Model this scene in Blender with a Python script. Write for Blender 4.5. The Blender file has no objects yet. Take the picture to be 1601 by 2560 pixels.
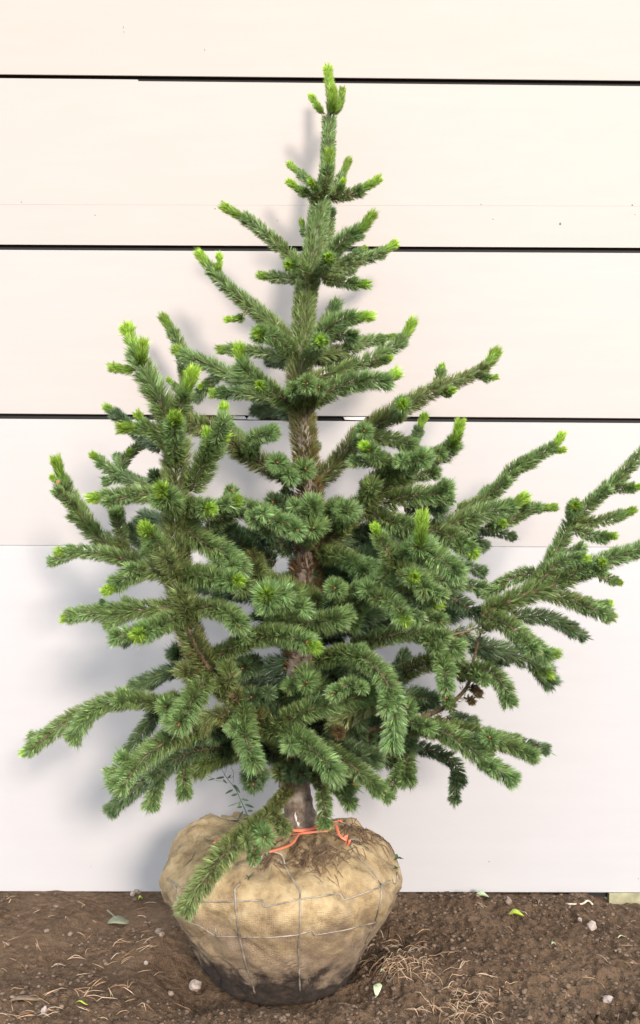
import bpy, math, random
import numpy as np
from mathutils import Vector
from mathutils.bvhtree import BVHTree

random.seed(7); rng = np.random.default_rng(7)
scene = bpy.context.scene
COL = scene.collection

# ------------------------------------------------------------------ camera, light, exposure
F_PX, CX, CY = 2745.0, 800.5, 1280.0        # focal length in photo pixels, principal point
CAM_H, DC = 1.10, 2.65                      # camera height, distance camera - trunk axis
WALL_Y = 0.53
cam_d = bpy.data.cameras.new('camera'); cam = bpy.data.objects.new('camera', cam_d); COL.objects.link(cam)
cam.location = (0, -DC, CAM_H); cam.rotation_euler = (math.radians(90), 0, 0)
cam_d.sensor_fit = 'VERTICAL'; cam_d.sensor_height = 36; cam_d.lens = 36*F_PX/2560
cam_d.clip_start = 0.05; cam_d.clip_end = 200
scene.camera = cam
scene.render.resolution_x, scene.render.resolution_y = 640, 1024

w = bpy.data.worlds.new('World'); scene.world = w; w.use_nodes = True
bg = w.node_tree.nodes['Background']; bg.inputs[0].default_value = (0.86, 0.93, 1.0, 1); bg.inputs[1].default_value = 1.36
wt = w.node_tree; wtc = wt.nodes.new('ShaderNodeTexCoord'); wsp = wt.nodes.new('ShaderNodeSeparateXYZ'); wmr = wt.nodes.new('ShaderNodeMapRange')   # even overcast sky: (1+2 sin h)/3
wt.links.new(wtc.outputs['Generated'], wsp.inputs[0]); wt.links.new(wsp.outputs['Z'], wmr.inputs[0]); wmr.inputs[3].default_value = 1/3; wmr.inputs[4].default_value = 1.0
wvm = wt.nodes.new('ShaderNodeVectorMath'); wvm.operation = 'SCALE'; wvm.inputs[0].default_value = (0.88, 0.94, 1.0)
wt.links.new(wmr.outputs[0], wvm.inputs['Scale']); wt.links.new(wvm.outputs[0], bg.inputs[0])
sun_d = bpy.data.lights.new('sun', 'SUN'); sun = bpy.data.objects.new('sun', sun_d); COL.objects.link(sun)
sun.location = (3, -8, 4); sun.rotation_euler = Vector((-.30, 1.0, -.30)).to_track_quat('-Z', 'Y').to_euler()
sun_d.energy = 1.22; sun_d.color = (1.0, 0.87, 0.76); sun_d.angle = math.radians(9)
scene.view_settings.view_transform = 'Standard'; scene.view_settings.look = 'None'
scene.view_settings.gamma = 1; scene.view_settings.exposure = 1.75
scene.view_settings.use_curve_mapping = False
scene.render.engine = 'CYCLES'
try:
    scene.cycles.max_bounces = 6; scene.cycles.diffuse_bounces = 4
except Exception: pass

# ------------------------------------------------------------------ helpers
def P(px, py, dy=0.0):
    """photo pixel + distance behind the trunk axis (m) -> world point"""
    D = DC+dy
    return Vector(((px-CX)*D/F_PX, dy, CAM_H-(py-CY)*D/F_PX))
def mesh_obj(name, verts, faces, mat, parent=None, smooth=False):
    me = bpy.data.meshes.new(name)
    me.from_pydata([tuple(v) for v in verts], [], faces)
    if mat: me.materials.append(mat)
    if smooth: me.polygons.foreach_set('use_smooth', [True]*len(me.polygons))
    o = bpy.data.objects.new(name, me); COL.objects.link(o)
    if parent: o.parent = parent
    return o
def np_mesh(name, V, loops, starts, totals, mat, parent=None, col=None, smooth=False):
    me = bpy.data.meshes.new(name)
    me.vertices.add(len(V)); me.vertices.foreach_set('co', V.astype(np.float32).ravel())
    me.loops.add(len(loops)); me.loops.foreach_set('vertex_index', loops.astype(np.int32))
    me.polygons.add(len(starts)); me.polygons.foreach_set('loop_start', starts.astype(np.int32))
    me.polygons.foreach_set('loop_total', totals.astype(np.int32))
    if smooth: me.polygons.foreach_set('use_smooth', np.ones(len(starts), dtype=bool))
    me.update(calc_edges=True)
    if col is not None:
        a = me.color_attributes.new('tint', 'FLOAT_COLOR', 'POINT')
        a.data.foreach_set('color', np.hstack([col, np.ones((len(col), 1))]).astype(np.float32).ravel())
    me.materials.append(mat)
    o = bpy.data.objects.new(name, me); COL.objects.link(o)
    if parent: o.parent = parent
    return o
def tag(o, label=None, cat=None, group=None, kind=None):
    if label: o['label'] = label
    if cat: o['category'] = cat
    if group: o['group'] = group
    if kind: o['kind'] = kind
    return o
def empty(name, loc=(0, 0, 0)):
    o = bpy.data.objects.new(name, None); COL.objects.link(o); o.location = loc; o.empty_display_size = .1
    return o
def smooth_path(pts, step=0.012):
    pts = [np.array(p, float) for p in pts]
    if len(pts) == 2: pts = [pts[0], (pts[0]+pts[1])/2, pts[1]]
    q = [2*pts[0]-pts[1]]+pts+[2*pts[-1]-pts[-2]]
    out = []
    for i in range(1, len(q)-2):
        n = max(2, int(np.linalg.norm(q[i+1]-q[i])/step))
        for k in range(n):
            t = k/n
            out.append(.5*((2*q[i])+(-q[i-1]+q[i+1])*t+(2*q[i-1]-5*q[i]+4*q[i+1]-q[i+2])*t*t+(-q[i-1]+3*q[i]-3*q[i+1]+q[i+2])*t**3))
    out.append(pts[-1])
    return np.array(out)
def tube(path, radii, sides=8, flat=None, cap=True):
    """verts, faces of a tube along path; flat=(vector, factor) squashes the section"""
    path = np.asarray(path, float); n = len(path)
    radii = np.broadcast_to(np.asarray(radii, float), (n,))
    T = np.gradient(path, axis=0); T /= np.linalg.norm(T, axis=1)[:, None]+1e-12
    ref = np.array((0, 0, 1.)) if abs(T[0][2]) < .8 else np.array((1., 0, 0))
    u = np.cross(T[0], ref); u /= np.linalg.norm(u)
    V = []
    for i in range(n):
        u = u-T[i]*np.dot(u, T[i]); u /= np.linalg.norm(u)+1e-12
        v = np.cross(T[i], u)
        for k in range(sides):
            a = 2*math.pi*k/sides
            d = (u*math.cos(a)+v*math.sin(a))*radii[i]
            if flat is not None:
                nf = np.asarray(flat[0][i] if np.ndim(flat[0]) > 1 else flat[0]); d = d-nf*np.dot(d, nf)*(1-flat[1])
            V.append(path[i]+d)
    Fc = [(i*sides+k, i*sides+(k+1) % sides, (i+1)*sides+(k+1) % sides, (i+1)*sides+k) for i in range(n-1) for k in range(sides)]
    if cap: Fc += [tuple(range(sides))[::-1], tuple((n-1)*sides+k for k in range(sides))]
    return V, Fc
def vnoise(x, y, seed=0):
    """smooth 2-D value noise in -1..1"""
    xi = np.floor(x).astype(np.int64); yi = np.floor(y).astype(np.int64); fx = x-xi; fy = y-yi
    fx = fx*fx*(3-2*fx); fy = fy*fy*(3-2*fy)
    def h(a, b):
        n = (a*374761393+b*668265263+seed*974711) & 0xffffffff
        n = ((n ^ (n >> 13))*1274126177) & 0xffffffff
        return ((n ^ (n >> 16)) & 0xffff)/32767.5-1
    return (h(xi, yi)*(1-fx)+h(xi+1, yi)*fx)*(1-fy)+(h(xi, yi+1)*(1-fx)+h(xi+1, yi+1)*fx)*fy
def sstep(a, b, x):
    t = np.clip((x-a)/(b-a), 0, 1); return t*t*(3-2*t)

# ------------------------------------------------------------------ materials
class N:
    def __init__(s, name):
        s.m = bpy.data.materials.new(name); s.m.use_nodes = True
        s.t = s.m.node_tree; s.b = s.t.nodes['Principled BSDF']
    def node(s, typ, **kw):
        n = s.t.nodes.new(typ)
        for k, v in kw.items():
            if k.startswith('_'): setattr(n, k[1:], v)
            else: n.inputs[k.replace('__', ' ')].default_value = v
        return n
    def link(s, a, b): s.t.links.new(a, b)
    def coord(s, out='Object'): return s.node('ShaderNodeTexCoord').outputs[out]
    def noise(s, vec, scale, detail=4, rough=.55, dist=0):
        n = s.node('ShaderNodeTexNoise', Scale=scale, Detail=detail, Roughness=rough, Distortion=dist)
        if vec is not None: s.link(vec, n.inputs['Vector'])
        return n.outputs['Fac']
    def ramp(s, fac, stops):
        r = s.node('ShaderNodeValToRGB'); el = r.color_ramp.elements
        while len(el) < len(stops): el.new(.5)
        for e, (p, c) in zip(el, stops): e.position = p; e.color = c if len(c) == 4 else (*c, 1)
        s.link(fac, r.inputs[0]); return r.outputs[0]
    def mix(s, fac, a, b, mode='MIX'):
        n = s.node('ShaderNodeMix', _data_type='RGBA', _blend_type=mode)
        for v, i in ((fac, 0), (a, 6), (b, 7)):
            if hasattr(v, 'is_linked') or hasattr(v, 'links'): s.link(v, n.inputs[i])
            else: n.inputs[i].default_value = v if not isinstance(v, tuple) or len(v) == 4 else (*v, 1)
        return n.outputs[2]
    def bump(s, h, strength=.3, dist=.01):
        n = s.node('ShaderNodeBump', Strength=strength, Distance=dist); s.link(h, n.inputs['Height'])
        s.link(n.outputs[0], s.b.inputs['Normal']); return n
    def color(s, c):
        if hasattr(c, 'links'): s.link(c, s.b.inputs['Base Color'])
        else: s.b.inputs['Base Color'].default_value = (*c, 1)
    def rough(s, v): s.b.inputs['Roughness'].default_value = v
def simple(name, c, rough=.6, var=.25, scale=60, metal=0):
    n = N(name); f = n.noise(n.coord(), scale)
    n.color(n.ramp(f, [(.3, tuple(x*(1-var) for x in c)), (.7, tuple(min(1, x*(1+var)) for x in c))]))
    n.rough(rough); n.b.inputs['Metallic'].default_value = metal; return n.m

def needle_mat(name, rough, trans):
    n = N(name); a = n.node('ShaderNodeAttribute', _attribute_name='tint')
    n.color(a.outputs['Color']); n.rough(rough); n.b.inputs['Specular IOR Level'].default_value = .7
    tr = n.node('ShaderNodeBsdfTranslucent'); n.link(a.outputs['Color'], tr.inputs[0])
    mx = n.node('ShaderNodeMixShader'); mx.inputs[0].default_value = trans
    n.link(n.b.outputs[0], mx.inputs[1]); n.link(tr.outputs[0], mx.inputs[2])
    n.link(mx.outputs[0], n.t.nodes['Material Output'].inputs[0]); return n.m
M_needle = needle_mat('needle_green', .42, .10)
M_tip = needle_mat('young_needle_green', .5, .3)
M_litter = needle_mat('dry_needle', .7, .1)

n = N('bark'); co = n.coord()
f = n.noise(co, 55, 6, .65); g = n.noise(co, 14, 3)
c = n.ramp(f, [(.3, (.06, .042, .03)), (.55, (.20, .155, .12)), (.8, (.34, .29, .24))])
n.color(n.mix(n.ramp(g, [(.62, (0, 0, 0)), (.72, (1, 1, 1))]), c, (.33, .30, .26))); n.rough(.9); n.bump(f, .8, .006); M_bark = n.m
M_twig = simple('twig_bark', (.15, .10, .06), .85, .4, 120)
M_bud = simple('bud_scale', (.34, .14, .055), .6, .3, 300)

n = N('burlap'); co = n.coord(); uv = n.coord('UV')
big = n.noise(co, 7, 4, .6); mid = n.noise(co, 24, 5, .62); fine = n.noise(co, 240, 3)
base = n.ramp(mid, [(.28, (.14, .09, .045)), (.5, (.32, .23, .118)), (.72, (.46, .355, .205))])
sep = n.node('ShaderNodeSeparateXYZ'); n.link(co, sep.inputs[0])
def madd(a, m_, b):
    k = n.node('ShaderNodeMath', _operation='MULTIPLY_ADD'); n.link(a, k.inputs[0]); k.inputs[1].default_value = m_
    if hasattr(b, 'links'): n.link(b, k.inputs[2])
    else: k.inputs[2].default_value = b
    return k.outputs[0]
hz = madd(n.noise(co, 11, 4, .6), .32, madd(mid, .12, sep.outputs['Z']))            # height with ragged edge
soil1 = n.ramp(hz, [(.31, (1, 1, 1)), (.46, (0, 0, 0))])         # dusty lower half
soil2 = n.ramp(hz, [(.255, (1, 1, 1)), (.30, (0, 0, 0))])       # wet mud foot
base = n.mix(n.ramp(n.noise(co, 9, 5, .6), [(.5, (0, 0, 0)), (.7, (.75, .75, .75))]), base, (.20, .15, .095))
base = n.mix(n.mix(.8, (0, 0, 0), soil1), base, n.ramp(n.noise(co, 30, 5, .65), [(.3, (.13, .09, .06)), (.7, (.27, .20, .145))]))
base = n.mix(soil2, base, n.ramp(n.noise(co, 70, 4, .6), [(.3, (.010, .007, .005)), (.7, (.05, .031, .02))]))
n.color(base); n.rough(.95)
def wave(direction):
    wv = n.node('ShaderNodeTexWave', _bands_direction=direction, Scale=88, Distortion=1.6, Detail=1); n.link(uv, wv.inputs[0]); return wv.outputs['Fac']
wsum = n.node('ShaderNodeMath', _operation='ADD'); n.link(wave('X'), wsum.inputs[0]); n.link(wave('Y'), wsum.inputs[1])
hsum = madd(mid, 3.0, madd(fine, .8, madd(wsum.outputs[0], .17, 0.0))); n.bump(hsum, .6, .004); M_burlap = n.m

n = N('soil'); co = n.coord()
f1 = n.noise(co, 5, 5, .6); f2 = n.noise(co, 60, 6, .7); f3 = n.noise(co, 300, 3, .6)
c = n.ramp(f2, [(.25, (.036, .021, .013)), (.5, (.146, .091, .055)), (.75, (.31, .205, .13))])
n.color(n.mix(n.ramp(f1, [(.35, (0, 0, 0)), (.65, (.75, .75, .75))]), c, n.ramp(n.noise(co, 2.6, 4, .6), [(.42, (.056, .034, .021)), (.6, (.20, .13, .08))]), 'MIX'))
k = n.node('ShaderNodeMath', _operation='MULTIPLY_ADD'); n.link(f3, k.inputs[0]); k.inputs[1].default_value = .5; n.link(f2, k.inputs[2])
n.rough(.97); n.b.inputs['Specular IOR Level'].default_value = .15; n.bump(k.outputs[0], 1.0, .02); M_soil = n.m
M_clod = simple('soil_clod', (.12, .08, .053), .97, .6, 25)

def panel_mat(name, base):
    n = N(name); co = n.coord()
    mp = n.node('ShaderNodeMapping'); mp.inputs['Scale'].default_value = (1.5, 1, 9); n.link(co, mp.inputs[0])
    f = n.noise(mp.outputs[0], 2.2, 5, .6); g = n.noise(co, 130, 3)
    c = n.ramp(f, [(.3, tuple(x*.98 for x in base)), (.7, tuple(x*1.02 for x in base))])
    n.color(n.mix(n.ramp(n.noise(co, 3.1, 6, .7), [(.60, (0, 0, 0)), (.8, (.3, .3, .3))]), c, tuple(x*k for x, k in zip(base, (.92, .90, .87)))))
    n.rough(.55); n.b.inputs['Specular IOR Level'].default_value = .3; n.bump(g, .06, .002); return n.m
M_light_fade_paints = [panel_mat('cream_paint_light_fade', c) for c in ((.384, .335, .303), (.384, .335, .303), (.387, .343, .316), (.387, .343, .316), (.391, .354, .334), (.402, .376, .367), (.420, .409, .414))]  # warm-to-cool fade of light down the wall, put into the row colours
M_panel = M_light_fade_paints[0]
M_black = simple('black_backing', (.006, .006, .006), .7, .3, 20)
M_knot = simple('knot_brown', (.12, .085, .06), .8, .4, 200)
M_wire = simple('galvanised_wire', (.27, .235, .19), .55, .55, 40, .35)
M_orange = simple('orange_strap', (.72, .20, .11), .45, .15, 60)
M_stone = simple('pale_stone', (.31, .25, .215), .85, .35, 60)
M_stone2 = simple('brown_stone', (.20, .15, .115), .9, .4, 60)
M_timber = simple('weathered_timber', (.33, .31, .19), .85, .3, 30)
M_foil = simple('dull_metal_sheet', (.42, .42, .42), .4, .5, 14, .5)
M_leaf_y = simple('yellow_green_leaf', (.40, .52, .06), .5, .2, 50)
M_leaf_p = simple('pale_green_leaf', (.50, .60, .36), .55, .15, 50)
M_leaf_g = simple('grey_green_leaf', (.19, .20, .125), .7, .25, 60)
M_weed = simple('weed_green', (.07, .12, .06), .55, .3, 80)
M_root = simple('pale_root', (.42, .37, .28), .8, .3, 50)
M_resin = simple('white_resin', (.75, .74, .70), .5, .1, 90)

# ------------------------------------------------------------------ ground (one sheet)
BALL_C = Vector(((706-CX)*DC/F_PX, 0.0, 0.0))
def ground_h(x, y):
    h = .010*vnoise(x*2.3+3, y*2.3+1, 1)+.012*vnoise(x*7, y*7, 2)+.0055*vnoise(x*17, y*17, 3)+.0035*vnoise(x*45, y*45, 4)
    rough = .35+.65*sstep(-.35, .25, x+.25*vnoise(x*3, y*3, 9))+.5*sstep(.02, -.22, y)
    h = h+.0062*rough*vnoise(x*70, y*70, 5)+.0036*rough*vnoise(x*150, y*150, 6)
    h = h+.011*rough*np.maximum(0, vnoise(x*30+5, y*30, 11)-.2)+.008*rough*np.maximum(0, vnoise(x*62+1, y*62, 14)-.3)
    dx, dy = x-BALL_C.x, y
    r = np.hypot(dx, dy)
    h = h-.030*np.exp(-((dx+.19)/.10)**2-((dy+.10)/.13)**2)-.022*np.exp(-((r-.17)/.07)**2)           # hollow under the left flank
    h = h+.030*np.exp(-((dx-.29)/.08)**2-((dy+.02)/.10)**2)           # heap of soil and needles on the right
    h = h+.020*np.exp(-((r-.34)/.06)**2)*sstep(.0, -.25, dx)*sstep(-.3, .1, dy)
    h = h*sstep(.08, .17, r)+(-.040)*(1-sstep(.08, .17, r))
    h = h*(1-.45*sstep(.42, .52, y))-.007*sstep(.42, .52, y)            # lies lower along the wall foot
    # boot print with tread bars
    fx, fy = .648, -.262
    u = (x-fx)*.93+(y-fy)*.35; v = -(x-fx)*.35+(y-fy)*.93
    ins = sstep(1.0, .86, np.hypot(u/.10, v/.05))
    h = h-ins*.014+ins*.014*(np.sin(u*2*math.pi/.026) > .1)*sstep(.0, .3, np.cos(v*30))
    h = h+.014*np.exp(-((np.hypot(u/.115, v/.062)-1)/.13)**2)
    h = h-.028*sstep(.775, .835, x)*sstep(.38, .47, y)                 # scraped away below the timber
    far = sstep(1.3, 2.5, np.hypot(x, y)); return h*(1-far)
def graded(a, b, lo, hi, step):
    c = np.arange(a, b+1e-9, step)
    l = a-np.geomspace(step*3, a-lo, 26)[::-1]; r_ = b+np.geomspace(step*3, hi-b, 26)
    return np.concatenate([l, c, r_])
gx = graded(-1.05, 1.05, -40, 40, .0045); gy = graded(-.42, .60, -40, 12, .0045)
X, Y = np.meshgrid(gx, gy); Z = ground_h(X, Y)
GV = np.stack([X, Y, Z], -1).reshape(-1, 3); nx, ny = len(gx), len(gy)
ii = (np.arange(ny-1)[:, None]*nx+np.arange(nx-1)[None, :]).ravel()
loops = np.stack([ii, ii+1, ii+nx+1, ii+nx], 1).ravel()
ground = np_mesh('ground', GV, loops, np.arange(len(ii))*4, np.full(len(ii), 4), M_soil, smooth=True)
tag(ground, 'bare brown crumbly soil', None, None, 'structure')
def gz(x, y): return float(ground_h(np.array([x]), np.array([y]))[0])
def on_ground(px, py):
    y = DC
    p = None; D = F_PX*CAM_H/(py-CY)
    for _ in range(4):
        x = (px-CX)*D/F_PX; z = gz(x, D-DC); D = F_PX*(CAM_H-z)/(py-CY)
    return Vector(((px-CX)*D/F_PX, D-DC, gz((px-CX)*D/F_PX, D-DC)))

# ------------------------------------------------------------------ wall of painted panels
wall = empty('panel_wall', (0, WALL_Y, 0))
tag(wall, 'wall of wide off-white painted panels with black gaps between the rows', 'wall')
DW = WALL_Y
def wp(px, py):          # photo pixel on the wall plane
    p = P(px, py, DW); return p.x, p.z
def panel(poly_px, name='panel', y0=0.0, thick=.014, mat=None, par=None, ch=.0012, paint=None):
    """polygon (photo pixels, clockwise from top left) -> slab with a tiny chamfer, front face at WALL_Y+y0"""
    pts = [wp(*q) for q in poly_px]; k = len(pts)
    cx_ = sum(p[0] for p in pts)/k; cz = sum(p[1] for p in pts)/k
    def inset(p, d): return (p[0]-d*(1 if p[0] > cx_ else -1), p[1]-d*(1 if p[1] > cz else -1))
    V = [(*[inset(p, ch)[0]], y0, inset(p, ch)[1]) for p in pts]+[(p[0], y0+ch, p[1]) for p in pts]+[(p[0], y0+thick, p[1]) for p in pts]
    Fc = [tuple(range(k))]+[tuple(reversed(range(2*k, 3*k)))]
    for s in (0, k):
        for i in range(k): Fc.append((s+i, s+k+i, s+k+(i+1) % k, s+(i+1) % k))
    o = mesh_obj(name, V, Fc, mat or paint or M_panel, par or wall)
    if mat is None:                                   # side faces black behind the painted face
        o.data.materials.append(M_black)
        for p in o.data.polygons[2+k:]: p.material_index = 1
    return o
XL, XR = -1400, 3000
def gy_(y_l, y_r, x): return y_l+(y_r-y_l)*x/1601
def row(t0, t1, b0, b1, y0=0.0, step=None, ch=.0012, paint=None):
    top = [(XL, gy_(t0, t1, XL)), (XR, gy_(t0, t1, XR))]
    if step:
        xs, dy = step
        top = [(XL, gy_(t0, t1, XL)-dy), (xs, gy_(t0, t1, xs)-dy), (xs+1, gy_(t0, t1, xs)), (XR, gy_(t0, t1, XR))]
    return panel(top+[(XR, gy_(b0, b1, XR)), (XL, gy_(b0, b1, XL))], y0=y0, ch=ch, paint=paint)
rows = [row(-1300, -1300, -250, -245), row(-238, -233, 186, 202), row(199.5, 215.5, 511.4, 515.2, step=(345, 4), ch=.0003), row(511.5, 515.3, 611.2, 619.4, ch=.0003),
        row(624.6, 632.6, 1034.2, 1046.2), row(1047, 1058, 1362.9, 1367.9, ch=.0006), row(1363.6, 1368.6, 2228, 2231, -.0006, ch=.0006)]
for o_, m_ in zip(rows, M_light_fade_paints): o_.data.materials[0] = m_
bk = mesh_obj('backing', [(-3, .016, -.02), (3, .016, -.02), (3, .016, 3.3), (-3, .016, 3.3), (-3, .03, -.02), (3, .03, -.02), (3, .03, 3.3), (-3, .03, 3.3)],
              [(0, 1, 2, 3), (7, 6, 5, 4), (0, 4, 5, 1), (1, 5, 6, 2), (2, 6, 7, 3), (3, 7, 4, 0)], M_black, wall)
bk['label'] = 'black backing seen through the gaps'
for poly in ([(570, 1038.5), (612, 1038.9), (618, 1048.5), (590, 1049), (574, 1047)], [(622, 1039), (650, 1039.2), (650, 1049.6), (616, 1049.4)],
             [(858, 1041), (915, 1041.5), (912, 1051), (862, 1050)]):
    panel(poly, 'metal_scrap', .004, .006, M_foil)
def blob_disc(name, px, py, rx, ry, y0, mat, par):
    x, z = wp(px, py); k = 9; V = [(x, y0-.0012, z)]
    for i in range(k):
        a = 2*math.pi*i/k; j = .75+.5*random.random(); V.append((x+rx*j*math.cos(a), y0+.0004, z+ry*j*math.sin(a)))
    return mesh_obj(name, V, [(0, 1+(i+1) % k, 1+i) for i in range(k)], mat, par)
for (px, py, rx, ry, r_) in ((309, 68, .0011, .006, 1), (310, 80, .001, .004, 1), (512, 125, .001, .005, 1), (1401, 560, .004, .006, 3), (555, 503, .003, .003, 2), (538, 522, .002, .003, 3),
                            (1203, 511, .002, .002, 2), (1233, 548, .002, .002, 3), (1581, 513, .003, .003, 3), (1588, 536, .002, .002, 3), (54, 505, .002, .002, 2), (694, 551, .002, .002, 3),
                            (1223, 2154, .0013, .003, 6), (1596, 2197, .002, .002, 6), (228, 2166, .0012, .002, 6), (238, 538, .002, .002, 3)):
    blob_disc('knot', px, py, rx, ry, (0, 0, 0, 0, 0, 0, -.0006)[r_], M_knot, rows[r_])
# stub of timber under the wall
tb = P(1521, 2231, WALL_Y).x
V = []
for (x, z) in ((tb, -.09), (tb+.35, -.09), (tb+.352, -.0035), (tb+.002, -.003)):
    V += [(x, WALL_Y-.006, z), (x, WALL_Y+.09, z)]
tim = mesh_obj('timber_sill', V, [(0, 2, 4, 6), (7, 5, 3, 1), (0, 1, 3, 2), (2, 3, 5, 4), (4, 5, 7, 6), (6, 7, 1, 0)], M_timber)
tag(tim, 'weathered olive timber stub under the foot of the white wall', 'timber')

# ------------------------------------------------------------------ the tree: root ball
tree = empty('pine_tree', (0, 0, 0))
tag(tree, 'young bushy pine with lime green shoot tips and a burlap-wrapped root ball', 'tree')
prof = [(.0, -.034, 0), (.08, -.034, 0), (.13, -.031, 0), (.157, -.018, .3), (.178, .015, .6), (.206, .065, .8), (.234, .115, 1), (.262, .165, 1), (.282, .203, 1), (.289, .226, 1),
        (.282, .248, 1), (.264, .270, 1), (.244, .289, 1), (.218, .305, 1), (.19, .316, 1), (.15, .325, 1), (.11, .331, 1), (.07, .336, .8), (.045, .338, .5), (.0, .339, 0)]
pr = smooth_path([(r, z, k) for r, z, k in prof], .0075)
arc = np.concatenate([[0], np.cumsum(np.linalg.norm(np.diff(pr[:, :2], axis=0), axis=1))])
NT = 176; NR = len(pr)
th = np.linspace(0, 2*math.pi, NT, endpoint=False)
TH, RR = np.meshgrid(th, pr[:, 0]); ZZ = np.repeat(pr[:, 1][:, None], NT, 1); KK = np.repeat(pr[:, 2][:, None], NT, 1); AR = np.repeat(arc[:, None], NT, 1)
def tnoise(t, v, ft, fv, s):         # periodic in angle
    return vnoise(np.cos(t)*ft+10+v*fv, np.sin(t)*ft+20+v*fv*.7, s)
topk = sstep(.225, .30, ZZ)*sstep(.05, .14, RR)
disp = KK*(.010*tnoise(TH, AR, 1.6, 3, 1)+.010*tnoise(TH, AR, 4, 9, 2)+.0045*tnoise(TH, AR, 10, 26, 3)+.0012*tnoise(TH, AR, 24, 70, 4))
fold = topk*(.024*(.5-np.abs(tnoise(TH+1.2*AR, AR*0, 4.5, 0, 5)))+.012*(.5-np.abs(tnoise(TH-2.3*AR, AR, 8, 9, 6))))
crk = np.abs(tnoise(TH, AR, 3.2, 11, 7)); fold = fold-.008*KK*np.exp(-(crk/.07)**2)-.005*KK*np.exp(-(np.abs(tnoise(TH, AR, 6, 16, 12))/.07)**2)
lumpL = .021*np.exp(-((((TH-math.radians(155)+math.pi) % (2*math.pi)-math.pi)/.30)**2))*sstep(.24, .31, ZZ)*sstep(.12, .22, RR)
lumpR = .007*np.exp(-((((TH-math.radians(30)+math.pi) % (2*math.pi)-math.pi)/.35)**2))*sstep(.24, .31, ZZ)*sstep(.10, .2, RR)
Rn = np.gradient(pr[:, 1])[:, None]; Zn = -np.gradient(pr[:, 0])[:, None]; L_ = np.hypot(Rn, Zn)+1e-9; Rn = Rn/L_; Zn = Zn/L_
RR2 = np.maximum(0, RR+Rn*(disp+fold)); ZZ2 = ZZ+Zn*(disp+fold)+lumpL+lumpR
ZZ2 = ZZ2+.012*np.exp(-((AR-arc[-1]*.62)/.02)**2)*tnoise(TH, AR*0, 3, 0, 8)*0
BV = np.stack([BALL_C.x+RR2*np.cos(TH)*1.0, RR2*np.sin(TH), ZZ2], -1)
# the trunk stands a little right of the ball's centre: shear the crown of the ball towards it
TB_X = P(753, 2070, 0).x
BV[..., 0] += (TB_X-BALL_C.x)*(1-sstep(.02, .22, RR))*sstep(.25, .32, ZZ)
BVf = BV.reshape(-1, 3)
ii = np.arange(NR-1)[:, None]*NT; jj = np.arange(NT)[None, :]; j2 = (jj+1) % NT
quad = np.stack([ii+jj, ii+j2, ii+NT+j2, ii+NT+jj], -1).reshape(-1, 4)
ball = np_mesh('root_ball', BVf, quad.ravel(), np.arange(len(quad))*4, np.full(len(quad), 4), M_burlap, tree, smooth=True)
ball['label'] = 'tan burlap-wrapped root ball with muddy foot'
uvl = ball.data.uv_layers.new(name='UVMap')
u_ = np.where(np.broadcast_to(j2, (NR-1, NT)) == 0, 2*math.pi, np.broadcast_to(th[j2], (NR-1, NT)))
uu = np.stack([np.broadcast_to(th[jj], (NR-1, NT)), u_, u_, np.broadcast_to(th[jj], (NR-1, NT))], -1)*.27
vv = np.stack([np.broadcast_to(arc[:-1, None], (NR-1, NT))]*2+[np.broadcast_to(arc[1:, None], (NR-1, NT))]*2, -1)
uvl.data.foreach_set('uv', np.stack([uu, vv], -1).astype(np.float32).ravel())
bvh = BVHTree.FromPolygons([tuple(v) for v in BVf], [tuple(int(a) for a in q) for q in quad])
CAMP = Vector((0, -DC, CAM_H))
def on_ball(px, py, off=.001):
    d = (P(px, py, 0)-CAMP).normalized(); loc, nor, _, _ = bvh.ray_cast(CAMP, d)
    if loc is None:
        loc, nor, _, _ = bvh.find_nearest(P(px, py, 0))
    if nor.dot(d) > 0: nor = -nor
    return loc+nor*off
def Fc_(x, y): return 350+x*700/1512, 1950+y*700/1512
def wire_on_ball(pts, r=.0017, off=.0010, name='wire', dense=True):
    q = []
    for a, b in zip(pts, pts[1:]):
        k = max(1, int(math.dist(a, b)/14))
        for i in range(k): q.append(on_ball(*Fc_(a[0]+(b[0]-a[0])*i/k, a[1]+(b[1]-a[1])*i/k), off))
    q.append(on_ball(*Fc_(*pts[-1]), off))
    V, Fc = tube(np.array([tuple(p) for p in q]), r, 6)
    return mesh_obj(name, V, Fc, M_wire, ball, True)
wire_on_ball([(545, 555), (515, 590), (520, 700), (540, 850), (570, 980), (600, 1080), (622, 1150)], .0022)
wire_on_ball([(735, 425), (775, 462), (820, 530), (865, 600), (866, 800), (855, 890), (860, 1030), (865, 1140)], .0022)
wire_on_ball([(1130, 350), (1190, 430), (1260, 500), (1305, 560), (1300, 650), (1270, 770), (1215, 880)], .0018)
wire_on_ball([(150, 532), (195, 565), (235, 585)], .0018)
wire_on_ball([(190, 560), (205, 640), (230, 720)], .0016)
wire_on_ball([(300, 655), (480, 658), (660, 650), (672, 688), (760, 668), (860, 645), (1080, 615), (1100, 650), (1200, 615), (1305, 575), (1352, 540)])
wire_on_ball([(410, 800), (415, 845), (540, 846), (700, 850), (850, 835), (930, 812), (942, 837), (1100, 810), (1280, 765)])
wire_on_ball([(1358, 522), (1366, 556), (1378, 560), (1387, 540), (1389, 500)], .002)
wire_on_ball([(255, 765), (320, 785), (405, 840)], .0013)
for k in range(5):                                   # the basket goes on round the back
    a = math.radians(25+32*k); q = []
    for i in range(8, NR-14, 4):
        v = BV[i, int(a/(2*math.pi)*NT)]; q.append((BALL_C.x+(v[0]-BALL_C.x)*1.008, v[1]*1.008, v[2]+.001))
    V, Fc = tube(q, .002, 6); mesh_obj('wire', V, Fc, M_wire, ball, True)
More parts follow.
